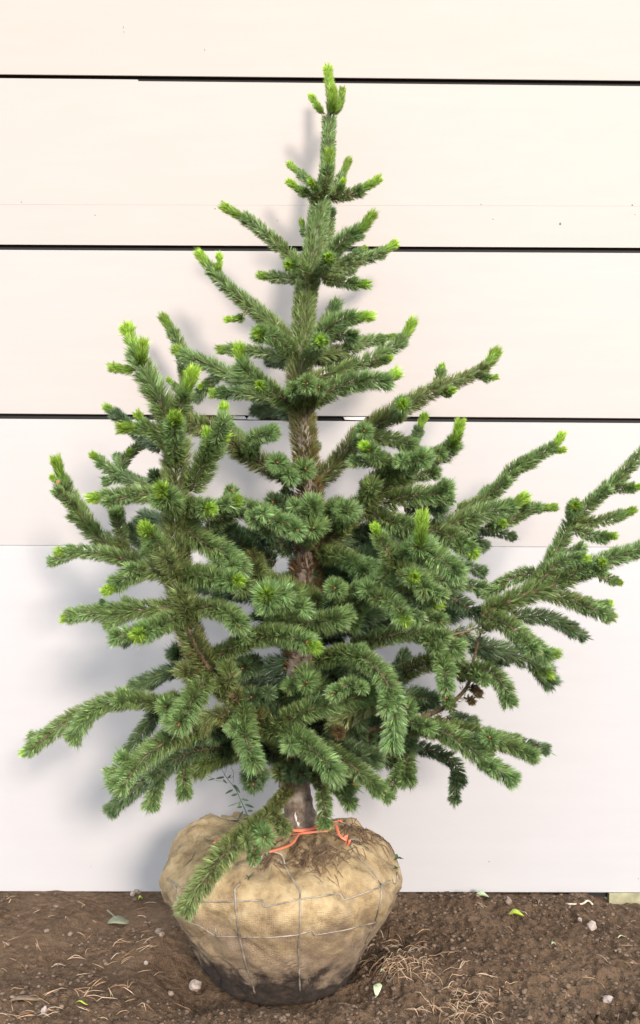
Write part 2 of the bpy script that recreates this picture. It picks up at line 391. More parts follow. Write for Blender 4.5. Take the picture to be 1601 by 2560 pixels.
for zt in (.125, .215):
    i = int(np.argmin(np.abs(pr[:, 1]-zt))); q = []
    for j in range(0, NT//2+1, 3):
        v = BV[i, j]; q.append((BALL_C.x+(v[0]-BALL_C.x)*1.009, v[1]*1.009, v[2]))
    V, Fc = tube(q, .0017, 6); mesh_obj('wire', V, Fc, M_wire, ball, True)
# hook of wire under the orange strap
hp = [on_ball(*Fc_(*p), o) for p, o in (((608, 470), .002), ((622, 474), .003), ((650, 445), .010), ((688, 420), .016), ((722, 416), .017), ((748, 425), .012), ((780, 462), .003))]
V, Fc = tube(smooth_path([tuple(p) for p in hp], .005), .0024, 7); mesh_obj('wire_hook', V, Fc, M_wire, ball, True)
hp = [on_ball(*Fc_(*p), o) for p, o in (((1140, 335), .014), ((1165, 344), .010), ((1190, 352), .004))]
V, Fc = tube(smooth_path([tuple(p) for p in hp], .005), .0024, 7); mesh_obj('wire_hook', V, Fc, M_wire, ball, True)
hp = [on_ball(*Fc_(*p), o) for p, o in (((1078, 234), .006), ((1100, 240), .006), ((1130, 248), .003))]
V, Fc = tube(smooth_path([tuple(p) for p in hp], .005), .002, 7); mesh_obj('wire_hook', V, Fc, M_wire, ball, True)
# orange straps
def strap(pts, wd=.0048, name='tie_strap'):
    q = [on_ball(*Fc_(x, y), o) if o is not None else P(*Fc_(x, y), d_) for (x, y, o, d_) in pts]
    path = smooth_path([tuple(p) for p in q], .006)
    k = len(path); rr = wd*.58*(1+.18*np.sin(np.arange(k)*1.1)*rng.random(k))
    V, Fc = tube(path, rr, 8, flat=(np.array((0, -.8, .6)), .4)); return mesh_obj(name, V, Fc, M_orange, tree, True)
TY = -.044
strap([(786, 246, None, TY+.012), (800, 262, None, TY), (840, 272, None, TY-.008), (880, 272, None, TY-.009), (930, 262, None, TY-.005), (962, 246, None, TY+.012)], .0068)
strap([(788, 250, None, TY+.012), (800, 272, None, TY-.008), (818, 298, None, TY-.016)], .0048)
strap([(1015, 272, None, -.075), (960, 278, None, -.078), (890, 286, None, -.078), (830, 296, None, -.066), (805, 320, .026, 0), (770, 365, .028, 0), (742, 400, .024, 0), (722, 420, .018, 0)], .0050)
strap([(940, 250, None, TY-.004), (985, 268, None, TY-.02), (1010, 276, None, -.076), (1050, 302, .026, 0), (1085, 328, .022, 0), (1118, 346, .015, 0)], .0056)
strap([(1105, 345, .016, 0), (1120, 330, .020, 0), (1135, 328, .019, 0), (1142, 342, .015, 0)], .005)
strap([(448, 334, .010, 0), (425, 340, .010, 0), (400, 346, .007, 0)], .0045)
strap([(448, 334, .010, 0), (600, 300, .018, 0), (740, 280, None, -.035), (795, 268, None, TY)], .0040)
strap([(1060, 226, .010, 0), (1070, 230, .010, 0), (1086, 240, .007, 0)], .0045)
strap([(960, 246, None, -.03), (1010, 236, None, -.03), (1062, 227, .010, 0)], .0035)

# ------------------------------------------------------------------ the tree: trunk and foliage
S_ = 1601/1512
A = (350, 150, 800/1512); B = (0, 750, 800/1512); C = (801, 750, 800/1512); D_ = (0, 1400, 800/1512)
G = (801, 1400, 800/1512); E = (450, 750, 400/1512); Fq = (350, 1950, 700/1512); Mn = (0, 0, S_)
def lean(py): return max(0, (1000-py)/800)*.24          # the leader leans back towards the wall
def conv(sec, pts):
    ox, oy, s = sec; n_ = len(pts)
    k = [i for i, p in enumerate(pts) if len(p) > 2]; v = [pts[i][2] for i in k]
    dys = np.interp(range(n_), k, v) if k else np.zeros(n_)
    return [tuple(P(ox+p[0]*s, oy+p[1]*s, d+lean(oy+p[1]*s))) for p, d in zip(pts, dys)]
PAL = {'old': np.array((.185, .175, .060)), 'mid': np.array((.160, .226, .068)), 'new': np.array((.190, .300, .106)),
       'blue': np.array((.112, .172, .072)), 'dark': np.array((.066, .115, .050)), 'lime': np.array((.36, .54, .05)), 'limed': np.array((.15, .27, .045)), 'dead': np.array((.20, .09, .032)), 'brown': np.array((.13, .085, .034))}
def build_needles(name, path, env, dens, parent, mat, c0, c1, ang=(50, 9), wid=.0019, tuft=True, per=4, start=0.0, dead=.015, lenr=(.014, .040), bend=.10, tuftn=1.0, rb=.002):
    seg = np.linalg.norm(np.diff(path, axis=0), axis=1); cum = np.concatenate([[0], np.cumsum(seg)]); L = cum[-1]
    T = np.gradient(path, axis=0); T /= np.linalg.norm(T, axis=1)[:, None]+1e-12
    env = np.interp(cum/L, np.linspace(0, 1, len(env)), env)
    n1 = max(6, int(L*dens/per)); s = start*L+(1-start)*L*rng.random(n1)
    nt = int(120*tuftn) if tuft else 0
    s = np.concatenate([s, L-np.abs(rng.normal(0, .006, nt))]); s = np.clip(s, 0, L); nF = len(s)
    pos = np.stack([np.interp(s, cum, path[:, k]) for k in range(3)], 1)
    t = np.stack([np.interp(s, cum, T[:, k]) for k in range(3)], 1); t /= np.linalg.norm(t, axis=1)[:, None]
    rv = rng.normal(size=(nF, 3)); rad = rv-t*(rv*t).sum(1)[:, None]; rad /= np.linalg.norm(rad, axis=1)[:, None]
    a = np.radians(rng.normal(ang[0], ang[1], nF))
    endk = np.clip((s-(L-.03))/.03, 0, 1)
    a = a*(1-.22*endk*rng.random(nF))
    if nt: a[n1:] = np.radians(78)*np.sqrt(rng.random(nt))
    e = np.interp(s, cum, env)
    pos = pos+rad*rb
    ln = np.clip((e-rb)/np.maximum(.5, np.sin(a)), lenr[0], lenr[1])*rng.uniform(.9, 1.12, nF)
    if nt: ln[n1:] = np.clip(e[n1:]*1.05, lenr[0]*.8, lenr[1])*rng.uniform(.8, 1.1, nt)
    fr = s/L
    col = c0[None]*(1-fr)[:, None]+c1[None]*fr[:, None]
    # repeat for the needles of each bundle
    R = lambda q: np.repeat(q, per, axis=0)
    pos, t, rad, a, ln, col = R(pos), R(t), R(rad), R(a), R(ln), R(col); m = len(a)
    d = np.cos(a)[:, None]*t+np.sin(a)[:, None]*rad+rng.normal(0, .075, (m, 3)); d /= np.linalg.norm(d, axis=1)[:, None]
    ln = ln*rng.uniform(.88, 1.08, m)
    wv = np.cross(d, rng.normal(size=(m, 3))); wv /= np.linalg.norm(wv, axis=1)[:, None]
    W = wid*rng.uniform(.75, 1.2, m)[:, None]*.5
    p0 = pos; p1 = pos+d*(ln*.5)[:, None]; p2 = pos+d*ln[:, None]+t*(ln*bend)[:, None]+rng.normal(0, .0012, (m, 3))
    V = np.stack([p0, p1+wv*W, p2, p1-wv*W], 1).reshape(-1, 3)
    b = np.arange(m)*4
    loops = np.stack([b, b+1, b+2, b+3], 1).ravel(); starts = b; totals = np.full(m, 4)
    col = col*np.repeat(rng.uniform(.6, 1.4, (nF, 1)), per, axis=0)*rng.uniform(.85, 1.15, (m, 1))*(1+rng.normal(0, .06, (m, 3)))
    dm = rng.random(m) < dead; col[dm] = PAL['dead']*rng.uniform(.6, 1.2, (dm.sum(), 1))
    lite = np.repeat(rng.random(nF) < .12, per); col[lite] = col[lite]*1.4+np.array((.02, .03, .022))
    colv = np.repeat(np.clip(col, .004, .9), 4, axis=0)
    o = np_mesh(name, V, loops, starts, totals, mat, parent, colv); o['kind'] = 'stuff'; return o

NBR = 0
def shoot(sec, pts, r, tip=0, tone='g', stem=None, dens=13000, allbright=False, bud=False, tipr=None, rb=.002):
    """one branch: stem + needles (+ lime young growth at the tip, tip = its length in section pixels)"""
    global NBR; NBR += 1
    w3 = conv(sec, pts); path = smooth_path(w3)
    if isinstance(r, (int, float)): r = (r, r)
    Dm = np.array([DC+p[1] for p in w3]); sc = sec[2]*Dm.mean()/F_PX
    env = [x*sc*.95 for x in r]; L = np.linalg.norm(np.diff(path, axis=0), axis=1).sum()
    tl = tip*sc
    if allbright: tl = L
    cum = np.concatenate([[0], np.cumsum(np.linalg.norm(np.diff(path, axis=0), axis=1))])
    cut = max(L-tl, 0)
    st = stem if stem else max(.0022, min(.006, .0022+.010*L))
    if tl > 0 and tl >= .55*np.linalg.norm(np.array(w3[-1])-np.array(w3[0])): pass
    V, Fc = tube(path, np.linspace(st, .0012, len(path)), 6)
    sides = []
    ymean = sum(sec[1]+p[1]*sec[2] for p in pts)/len(pts)
    if L > .13 and ymean > 1130 and tone != 'd' and not allbright and dens > 5000:
        for q in range(int(L/.12+.3)):
            i = int(len(path)*rng.uniform(.3, .82)); t = path[min(i+1, len(path)-1)]-path[i-1]; t = t/np.linalg.norm(t)
            sd = np.cross(t, (0, 0, 1.)); sd = sd/(np.linalg.norm(sd)+1e-9)*rng.choice((-1, 1))+rng.normal(0, .35, 3)+np.array((0, -.35, -.1))
            dr = t*rng.uniform(.5, .9)+sd*rng.uniform(.5, .8); dr /= np.linalg.norm(dr); l_ = rng.uniform(.035, .075)
            sp = smooth_path([path[i], path[i]+dr*l_*.5, path[i]+dr*l_+t*l_*.2], .008); sides.append(sp)
            v2, f2 = tube(sp, np.linspace(.0025, .0012, len(sp)), 5); o_ = len(V); V = list(V)+list(v2); Fc = list(Fc)+[tuple(k+o_ for k in f) for f in f2]
    br = mesh_obj('branch', V, Fc, M_twig, tree, True)
    j = rng.random()
    olive = {'g': .35*j, 'o': .75, 'b': 0, 'd': 0, 'y': .55, 'k': 0}[tone]
    c0 = PAL['mid']*(1-olive)+PAL['old']*olive; c1 = PAL['new']*(.5+.5*(1-j))+PAL['mid']*(.5*j)
    if tone == 'b': c0 = PAL['blue']*.9; c1 = PAL['blue']*1.05
    if tone == 'k': c0 = PAL['dark']*.9; c1 = PAL['dark']*1.05  # inner shade of the crown worked into the needle colour
    if tone == 'o': c1 = PAL['mid']
    if tone == 'y': c1 = PAL['old']*.5+PAL['new']*.5
    if tone == 'd': c0 = PAL['mid']; c1 = PAL['brown']
    if cut > .012:
        k = max(3, int(np.searchsorted(cum, cut)))
        sub = path[:k] if tl > 0 else path
        build_needles('needles', sub, env, dens, br, M_needle, c0, c1, tuft=True, rb=rb, dead=.05 if tone in 'oy' else .012,
                      ang=(61, 9) if tone != 'o' else (62, 11))
        for sp in sides:
            build_needles('side_shoot', sp, [env[-1]*.72, env[-1]*.8], 11000, br, M_needle, c0*.3+c1*.7, c1, tuft=True, dead=.015, ang=(61, 9), tuftn=.55)
    te_ = path[-1]-path[-4]; te_ /= np.linalg.norm(te_)
    if tl == 0 and te_[1] < -.6 and tone != 'd':
        V, Fc = tube([path[-1]-te_*.004, path[-1]+te_*.002, path[-1]+te_*.007, path[-1]+te_*.010], [.0015, .0028, .0024, .001], 6); mesh_obj('bud', V, Fc, M_bud, br, True)
    if tl > 0:
        k0 = max(0, min(len(path)-3, int(np.searchsorted(cum, cut))-1))
        sub = path[k0:]
        if not allbright and len(sub) < 4: sub = smooth_path([tuple(sub[0]), tuple(sub[-1])], .004)
        te = (tipr*sc) if tipr else env[-1]*((.70 if tip > 34 else .55) if not allbright else 1)
        lime = PAL['lime']*(.6+.5*rng.random())+PAL['new']*.25*rng.random(); te = max(te, .007)
        build_needles('young_shoot', sub, [te*1.05, te], 17000, br, M_tip, PAL['limed']*.7+lime*.2, lime, ang=(27, 7), tuft=True, wid=.0015, lenr=(.010, .026), bend=.05, dead=0, tuftn=.7)
        if bud:
            c = path[k0]; V = []; t = path[min(k0+2, len(path)-1)]-path[max(k0-2, 0)]; t /= np.linalg.norm(t)+1e-9
            q = [c-t*.004, c+t*.002, c+t*.008, c+t*.012]
            V, Fc = tube(q, [.004, .0065, .005, .0015], 7); mesh_obj('bud', V, Fc, M_bud, br, True)
    return br

# trunk
tp = [(773, 205, .10), (778, 270, .10), (772, 400, .09), (757, 480, .08), (740, 600, .06), (722, 700, .05), (715, 800, .03), (710, 900, .02), (715, 1000, .0), (725, 1100, 0), (733, 1200, 0),
      (726, 1300, 0), (722, 1400, 0), (715, 1500, 0), (705, 1600, 0), (695, 1700, 0), (690, 1800, 0), (699, 1870, 0), (711, 1945, 0), (711, 1990, 0)]
tw = conv(Mn, tp); tpath = smooth_path(tw, .01)
zz = tpath[:, 2]
trad = np.interp(zz, [.27, .34, .38, .5, .9, 1.3, 1.7, 2.2], [.050, .043, .038, .034, .025, .018, .012, .005])
V, Fc = tube(tpath, trad*(1+.05*rng.normal(size=len(zz))*(zz < .6)), 16)
trunk = mesh_obj('trunk', V, Fc, M_bark, tree, True); trunk['label'] = 'grey-brown trunk, bare above the root ball'
def trunk_needles(z0, z1, env, c0, c1, dens, ang=(42, 9), dead=.02, rb=.012):
    m = (zz >= z0) & (zz <= z1); sub = tpath[m][::-1]
    build_needles('needles', sub, env, dens, trunk, M_needle, c0, c1, ang=ang, tuft=False, dead=dead, lenr=(.016, .040), bend=.10, rb=rb)
sk = DC/F_PX*800/1512
zA = lambda y: P(0, 150+y*800/1512, .08+lean(150+y*800/1512)).z
trunk_needles(zA(640), zA(270), [45*sk, 42*sk], PAL['mid'], PAL['new'], 20000, (58, 10), rb=.007)
trunk_needles(zA(1030), zA(640), [64*sk, 60*sk], PAL['mid'], PAL['new'], 24000, (60, 10), rb=.013)
trunk_needles(zA(1420), zA(1030), [66*sk, 64*sk], PAL['mid']*.8+PAL['old']*.2, PAL['mid'], 24000, (60, 10), rb=.015)
zM = lambda y: P(0, y*S_, 0).z
trunk_needles(zM(960), zM(840), [38*S_*DC/F_PX]*2, PAL['old'], PAL['mid'], 18000, (50, 9), .04, rb=.014)
trunk_needles(zM(1120), zM(955), [36*S_*DC/F_PX]*2, PAL['brown']*.25+PAL['old']*.7, PAL['old']*.8+PAL['mid']*.2, 16000, (54, 10), .07, rb=.016)
trunk_needles(zM(1320), zM(1120), [38*S_*DC/F_PX]*2, PAL['brown']*.8, PAL['brown']*.6+PAL['old']*.4, 13000, (60, 12), .4, rb=.018)
trunk_needles(zM(1560), zM(1320), [46*S_*DC/F_PX]*2, PAL['brown']*.7, PAL['brown']*.8, 9000, (62, 14), .4, rb=.02)
trunk_needles(zM(1850), zM(1560), [40*S_*DC/F_PX]*2, PAL['brown']*.6, PAL['brown']*.7, 3000, (65, 14), .5, rb=.024)
for (x, y) in ((838, 190), (846, 212), (852, 232), (858, 240), (842, 205)):
    p = P(*Fc_(x, y), -.041); V, Fc = tube([tuple(p+Vector((.001, .004, .006))), tuple(p), tuple(p+Vector((0, .001, -.008)))], [.0007, .0016, .0006], 6)
    mesh_obj('resin_drop', V, Fc, M_resin, trunk, True)

SH = []
def sh(*a, **k): SH.append((a, k))
# --- leader and first whorls (crop A)
lead = [
 ([(897, 262, .10), (903, 200, .10), (890, 50, .10)], 27, 0, dict(allbright=True)),
 ([(872, 255, .09), (845, 225, .08), (815, 180, .08)], 20, 0, dict(allbright=True)),
 ([(900, 258, .08), (912, 215, .05), (912, 155, .04)], 28, 0, dict(allbright=True)),
 ([(915, 260, .09), (945, 215, .09), (957, 145, .09)], 20, 0, dict(allbright=True)),
 ([(870, 640, .08), (790, 565, .10), (712, 497, .12)], 28, 75, {}),
 ([(850, 655, .06), (770, 622, .03), (710, 580, .02)], 30, 55, {}),
 ([(868, 640, .05), (885, 560, 0), (896, 445, -.02)], 36, 62, {}),
 ([(905, 645, .1), (950, 560, .15), (985, 480, .16)], 30, 95, {}),
 ([(915, 650, .06), (952, 600, .04), (962, 570, .03)], 24, 32, {}),
 ([(900, 655, .08), (1010, 630, .05), (1060, 605, .04), (1120, 568, .04)], 36, 80, {}),
 ([(850, 645, .04), (806, 572, -.02)], 24, 30, {}),
 ([(815, 850, .12), (775, 810, .14), (764, 765, .15)], 22, 45, {}),
 ([(850, 930, .12), (890, 820, .16), (900, 720, .18)], 34, 0, {}),
 ([(800, 1010, .06), (650, 870, .06), (530, 770, .08), (470, 735, .08), (408, 700, .08)], (46, 44, 40), 100, {}),
 ([(860, 1000, .04), (950, 865, -.02), (1040, 805, -.05), (1092, 742, -.06)], (62, 56, 46), 95, {}),
 ([(880, 1010, .08), (1030, 945, .16), (1120, 922, .18), (1200, 872, .2)], (46, 44, 36), 72, {}),
 ([(890, 1000, .08), (1000, 930, .1), (1062, 888, .12)], 26, 30, {}),
 ([(850, 1025, .04), (960, 1050, 0), (1062, 1060, -.02)], 38, 50, {}),
 ([(815, 1040, .02), (760, 990, -.06), (708, 968, -.12)], 46, 22, dict(bud=True)),
 ([(800, 1040, .08), (690, 1030, .14), (578, 1018, .17)], 36, 50, {}),
 ([(845, 1010, .02), (885, 950, -.1), (893, 932, -.14)], 42, 28, {}),
 ([(865, 1010, .06), (940, 990, .12), (990, 985, .16)], 42, 0, {}),
 ([(745, 1390, .03), (650, 1270, .04), (520, 1160, .06), (400, 1060, .07), (330, 980, .08), (287, 925, .08)], (58, 55, 46, 40), 95, {}),
 ([(355, 1010, .07), (372, 975, .06), (376, 928, .06)], 20, 0, dict(allbright=True)),
 ([(520, 1170, .05), (475, 1220, .03), (415, 1226, .02)], 25, 42, dict(dens=2600)),
 ([(730, 1385, 0), (640, 1310, -.12), (562, 1292, -.22)], 54, 22, {}),
 ([(740, 1420, .06), (600, 1385, .14), (470, 1372, .16), (388, 1368, .17)], 38, 52, {}),
 ([(740, 1450, .07), (670, 1425, .18), (620, 1420, .24)], 42, 0, dict(tone='b')),
 ([(800, 1390, .0), (890, 1265, -.07), (980, 1222, -.1), (1075, 1212, -.12)], (66, 62, 44), 62, {}),
 ([(840, 1300, .08), (900, 1210, .14), (925, 1160, .16)], 40, 0, {}),
 ([(800, 1400, 0), (845, 1345, -.14), (853, 1325, -.22)], 48, 16, {}),
 ([(820, 1400, .02), (960, 1375, .05), (1080, 1325, .1), (1140, 1330, .11)], (46, 44, 36), 0, {}),
 ([(1080, 1325, .1), (1195, 1308, .12)], 26, 48, {}),
 ([(820, 1510, .04), (1000, 1450, .06), (1120, 1400, .08), (1230, 1330, .09), (1285, 1245, .09)], (52, 50, 44), 88, {}),
 ([(1090, 1440, .06), (1185, 1408, .04)], 26, 20, {}),
 ([(815, 1410, .05), (900, 1420, .1), (990, 1425, .14)], 42, 0, dict(tone='b')),
 ([(850, 1330, .05), (930, 1290, .03), (1000, 1310, .02)], 50, 0, {}),
]
for pts, r, tip, kw in lead: sh(A, pts, r, tip, **kw)
# --- whorl 4 (crop E)
for pts, r, tip, kw in [
 ([(1100, 1010, 0), (900, 880, -.05), (700, 730, -.09), (600, 630, -.11), (563, 470, -.12)], 112, 150, {}),
 ([(820, 850, -.06), (755, 805, -.14)], 70, 60, {}),
 ([(1060, 1010, .03), (800, 860, .1), (500, 725, .16), (250, 600, .18), (80, 540, .19), (-20, 480, .2)], (112, 108, 100), 110, {}),
 ([(900, 920, .08), (550, 880, .12), (335, 880, .14)], 84, 85, {}),
 ([(1060, 1080, .04), (880, 1030, .16), (740, 1040, .22)], 92, 0, dict(tone='b')),
 ([(1180, 980, 0), (1200, 850, -.12), (1206, 795, -.2)], 105, 0, {}),
 ([(1220, 980, 0), (1290, 870, -.1), (1315, 830, -.17)], 88, 0, {}),
 ([(1150, 960, 0), (1090, 880, -.1), (1080, 840, -.14)], 90, 0, {}),
]: sh(E, pts, r, tip, **kw)
# --- left half (crop B)
SL = -.30
for pts, r, tip, kw in [
 ([(960, 640, .22), (890, 540, .25), (878, 400, .26), (858, 240, .26), (815, 150, .26), (778, 90, .26)], (36, 38, 40), 95, {}),
 ([(1040, 350, .18), (985, 400, .2), (925, 460, .21)], 38, 0, dict(tone='b')),
 ([(1000, 390, .19), (945, 410, .18)], 22, 30, {}),
 ([(860, 440, .27), (798, 378, .28)], 22, 40, {}),
 ([(820, 720, SL), (790, 560, SL-.02), (735, 430, SL-.04), (675, 320, SL-.05), (640, 240, SL-.05), (603, 145, SL-.05)], (74, 78, 74, 62), 145, dict(tipr=48)),
 ([(665, 310, SL-.06), (668, 270, SL-.08), (675, 215, SL-.08)], 34, 0, dict(allbright=True)),
 ([(640, 330, SL-.05), (590, 328, SL-.06), (540, 320, SL-.06)], 28, 0, dict(allbright=True)),
 ([(820, 600, SL), (862, 480, SL-.04), (885, 420, SL-.06), (908, 352, SL-.07)], (50, 56, 50), 100, dict(tipr=44)),
 ([(830, 760, SL-.02), (826, 640, SL-.1), (828, 560, SL-.15)], 60, 48, dict(bud=True)),
 ([(810, 680, SL), (700, 610, SL), (590, 605, SL-.02)], 48, 75, {}),
 ([(740, 630, SL), (685, 590, SL), (655, 545, SL)], 34, 65, {}),
 ([(760, 700, -.1), (640, 620, -.02), (570, 560, 0), (512, 512, .02)], (46, 44, 36), 55, dict(tone='b')),
 ([(1425, 850, 0), (1250, 780, -.03), (1130, 700, -.06), (1000, 615, -.1), (875, 580, -.14)], (66, 70, 62), 0, dict(tone='y')),
 ([(1220, 740, 0), (1120, 640, .03), (1045, 580, .04), (1058, 512, .04)], (50, 46, 40), 58, {}),
 ([(1180, 740, -.05), (1190, 670, -.14), (1240, 640, -.18), (1285, 628, -.2)], 50, 0, {}),
 ([(1345, 815, -.01), (1312, 770, -.15)], 58, 0, {}),
 ([(900, 900, SL), (965, 780, SL-.03), (1020, 680, SL-.05), (1050, 650, SL-.05)], (80, 78, 66), 45, dict(tipr=40)),
 ([(960, 760, SL-.03), (990, 690, SL-.06), (988, 640, SL-.06)], 50, 40, {}),
 ([(840, 960, SL), (700, 920, SL), (570, 925, SL-.02), (445, 935, SL-.03)], (52, 56, 46), 60, {}),
 ([(845, 990, SL), (800, 945, SL-.1), (765, 900, SL-.14)], 72, 36, {}),
 ([(760, 900, -.1), (640, 860, .0), (560, 820, .05), (500, 785, .06), (443, 735, .06)], (44, 46, 38), 28, {}),
 ([(560, 830, .05), (595, 750, .07), (655, 690, .08), (720, 650, .05)], 34, 0, {}),
 ([(650, 700, .07), (610, 720, .06)], 24, 30, {}),
 ([(800, 870, -.1), (735, 835, -.16)], 44, 0, dict(tone='b')),
 ([(700, 1270, -.12), (520, 1160, -.1), (430, 1080, -.1), (350, 960, -.1), (305, 870, -.1), (270, 770, -.1)], (58, 62, 56, 48), 85, {}),
 ([(320, 905, -.1), (285, 870, -.12), (248, 838, -.12)], 24, 45, dict(bud=True)),
 ([(590, 1240, -.1), (570, 1110, -.12), (552, 1005, -.14)], (46, 48, 44), 0, {}),
 ([(690, 1260, -.12), (560, 1215, -.14), (420, 1190, -.14), (288, 1190, -.14)], (50, 50, 42), 42, {}),
 ([(700, 1180, -.1), (610, 1090, -.08)], 46, 0, dict(tone='b')),
 ([(820, 1220, SL), (750, 1160, SL-.06), (690, 1082, SL-.1)], 62, 46, dict(bud=True)),
 ([(780, 1230, -.2), (700, 1190, -.18)], 44, 0, {}),
 ([(820, 1060, -.2), (690, 1030, -.12)], 52, 0, dict(tone='b')),
 ([(760, 1090, -.12), (660, 1060, -.05)], 46, 0, dict(tone='b')),
 ([(840, 970, SL), (920, 975, SL-.05), (990, 985, SL-.1)], 58, 26, dict(bud=True)),
 ([(900, 1010, -.25), (1040, 985, -.28), (1115, 950, -.32)], 58, 24, dict(bud=True)),
 ([(1080, 960, -.2), (1095, 905, -.26)], 38, 0, {}),
 ([(850, 1060, SL), (950, 1140, SL-.03), (1060, 1195, SL-.05), (1135, 1265, SL-.08)], (70, 74, 64), 0, {}),
 ([(980, 1060, -.2), (1120, 990, -.25), (1240, 1005, -.3), (1330, 1055, -.34)], (62, 64, 56), 0, {}),
 ([(1250, 1080, -.2), (1330, 1060, -.3), (1400, 1085, -.36)], 56, 0, {}),
 ([(1400, 1000, 0), (1340, 970, -.06), (1295, 955, -.1)], 56, 0, dict(tone='b')),
 ([(1390, 940, .02), (1345, 900, .02)], 22, 0, {}),
 ([(1380, 1180, -.02), (1240, 1120, -.1), (1100, 1160, -.12), (1000, 1100, -.15)], 64, 0, dict(tone='b')),
 ([(1300, 1240, -.05), (1180, 1180, -.12), (1080, 1080, -.15)], 62, 0, dict(tone='b')),
 ([(1190, 1190, -.15), (1215, 1280, -.22), (1230, 1340, -.26)], 64, 0, dict(tone='o')),
 ([(830, 1300, SL), (700, 1275, SL-.03), (600, 1310, SL-.05), (512, 1370, SL-.08)], (62, 66, 54), 30, dict(bud=True)),
 ([(840, 1310, SL), (950, 1300, SL-.05), (1050, 1320, SL-.1), (1125, 1325, SL-.15)], (70, 72, 62), 28, dict(bud=True)),
 ([(1360, 850, 0), (1440, 800, -.12)], 62, 0, {}),
 ([(1425, 1050, -.03), (1475, 1000, -.16), (1480, 960, -.18)], 58, 0, {}),
 ([(1440, 1140, -.03), (1480, 1080, -.18)], 60, 0, {}),
]: sh(B, pts, r, tip, **kw)
# left sub-leader stem, thickly needled
sh(Mn, [(693, 1790, -.03), (655, 1745, -.08), (600, 1690, -.16), (545, 1640, -.21), (490, 1570, -.26), (455, 1510, -.29), (432, 1430, SL), (420, 1360, SL), (418, 1250, SL), (417, 1150, SL), (415, 1060, SL)],
   (34, 36, 38, 40, 40), 0, tone='y', stem=.012, dens=19000, rb=.009)
# --- lower left (crop D)
for pts, r, tip, kw in [
 ([(840, 225, SL), (660, 235, SL), (520, 255, SL), (410, 250, SL), (312, 272, SL)], (58, 60, 54, 46), 28, {}),
 ([(870, 260, SL), (760, 305, SL-.08), (655, 352, SL-.16)], 64, 38, {}),
 ([(820, 300, -.2), (670, 340, -.2), (590, 375, -.2)], 46, 0, dict(tone='b')),
 ([(640, 240, SL), (540, 290, SL), (520, 310, SL)], 40, 0, {}),
 ([(860, 235, SL), (980, 225, SL-.05), (1070, 250, SL-.1), (1125, 300, SL-.14)], 64, 0, {}),
 ([(1320, 260, -.2), (1290, 200, -.36), (1262, 165, -.46)], 88, 14, dict(bud=True)),
 ([(1350, 260, -.2), (1345, 210, -.36), (1330, 190, -.42)], 72, 12, dict(bud=True)),
 ([(980, 480, -.24), (1120, 405, -.3), (1270, 355, -.36), (1400, 370, -.42), (1485, 410, -.46)], (60, 66, 62), 34, dict(bud=True)),
 ([(860, 510, -.05), (740, 550, -.04), (625, 605, -.03)], 50, 26, dict(tone='b')),
 ([(880, 470, -.1), (830, 440, -.12)], 54, 0, dict(tone='b')),
 ([(900, 700, -.1), (760, 680, -.12), (640, 665, -.14), (500, 680, -.16), (410, 740, -.18), (350, 835, -.2)], (52, 58, 60, 54), 0, {}),
 ([(500, 680, -.14), (350, 740, -.14), (240, 820, -.14), (120, 905, -.14)], (54, 52, 46), 30, {}),
 ([(770, 690, -.1), (690, 790, -.1), (625, 890, -.1)], 50, 0, dict(tone='b')),
 ([(830, 660, -.15), (785, 690, -.28)], 58, 0, {}),
 ([(975, 560, -.28), (910, 660, -.36), (850, 770, -.42)], (72, 82, 68), 0, {}),
 ([(1150, 700, -.2), (1160, 830, -.32), (1200, 955, -.38)], (66, 74, 60), 0, {}),
 ([(960, 790, -.2), (800, 850, -.3), (690, 930, -.34), (610, 1000, -.36), (545, 1065, -.38)], (58, 74, 70, 52), 0, {}),
 ([(640, 960, -.34), (575, 935, -.36)], 42, 0, {}),
 ([(1100, 880, -.1), (900, 910, -.16), (750, 1000, -.2), (640, 1080, -.22), (530, 1180, -.24)], (64, 66, 56, 46), 0, dict(tone='b')),
 ([(760, 1000, -.2), (735, 1080, -.24), (715, 1155, -.25)], 50, 0, {}),
 ([(870, 940, -.14), (870, 1020, -.18), (872, 1100, -.2)], 46, 0, {}),
 ([(1240, 870, -.04), (1100, 900, -.1), (960, 960, -.14)], 70, 0, dict(tone='o')),
 ([(1200, 820, -.08), (1050, 800, -.14), (900, 830, -.2)], 62, 0, dict(tone='b')),
 ([(1230, 940, -.05), (1180, 1000, -.14), (1195, 1055, -.2)], 56, 0, dict(tone='b')),
 ([(1250, 700, -.05), (1190, 650, -.2)], 56, 0, dict(tone='b')),
 ([(1220, 480, -.12), (1150, 510, -.2)], 62, 0, dict(tone='b')),
 ([(930, 560, -.25), (870, 520, -.28)], 54, 0, dict(tone='y')),
 ([(1040, 620, -.26), (1090, 560, -.3), (1070, 510, -.3)], 52, 0, dict(tone='o')),
 ([(1330, 640, -.03), (1430, 600, -.16), (1450, 580, -.24)], 60, 0, {}),
 ([(1300, 880, -.02), (1190, 760, -.1)], 60, 0, dict(tone='o')),
 ([(1400, 980, -.02), (1420, 1010, -.16)], 50, 0, dict(tone='b')),
 ([(1100, 760, -.2), (1010, 730, -.22), (960, 780, -.22)], 60, 0, dict(tone='y')),
]: sh(D_, pts, r, tip, **kw)
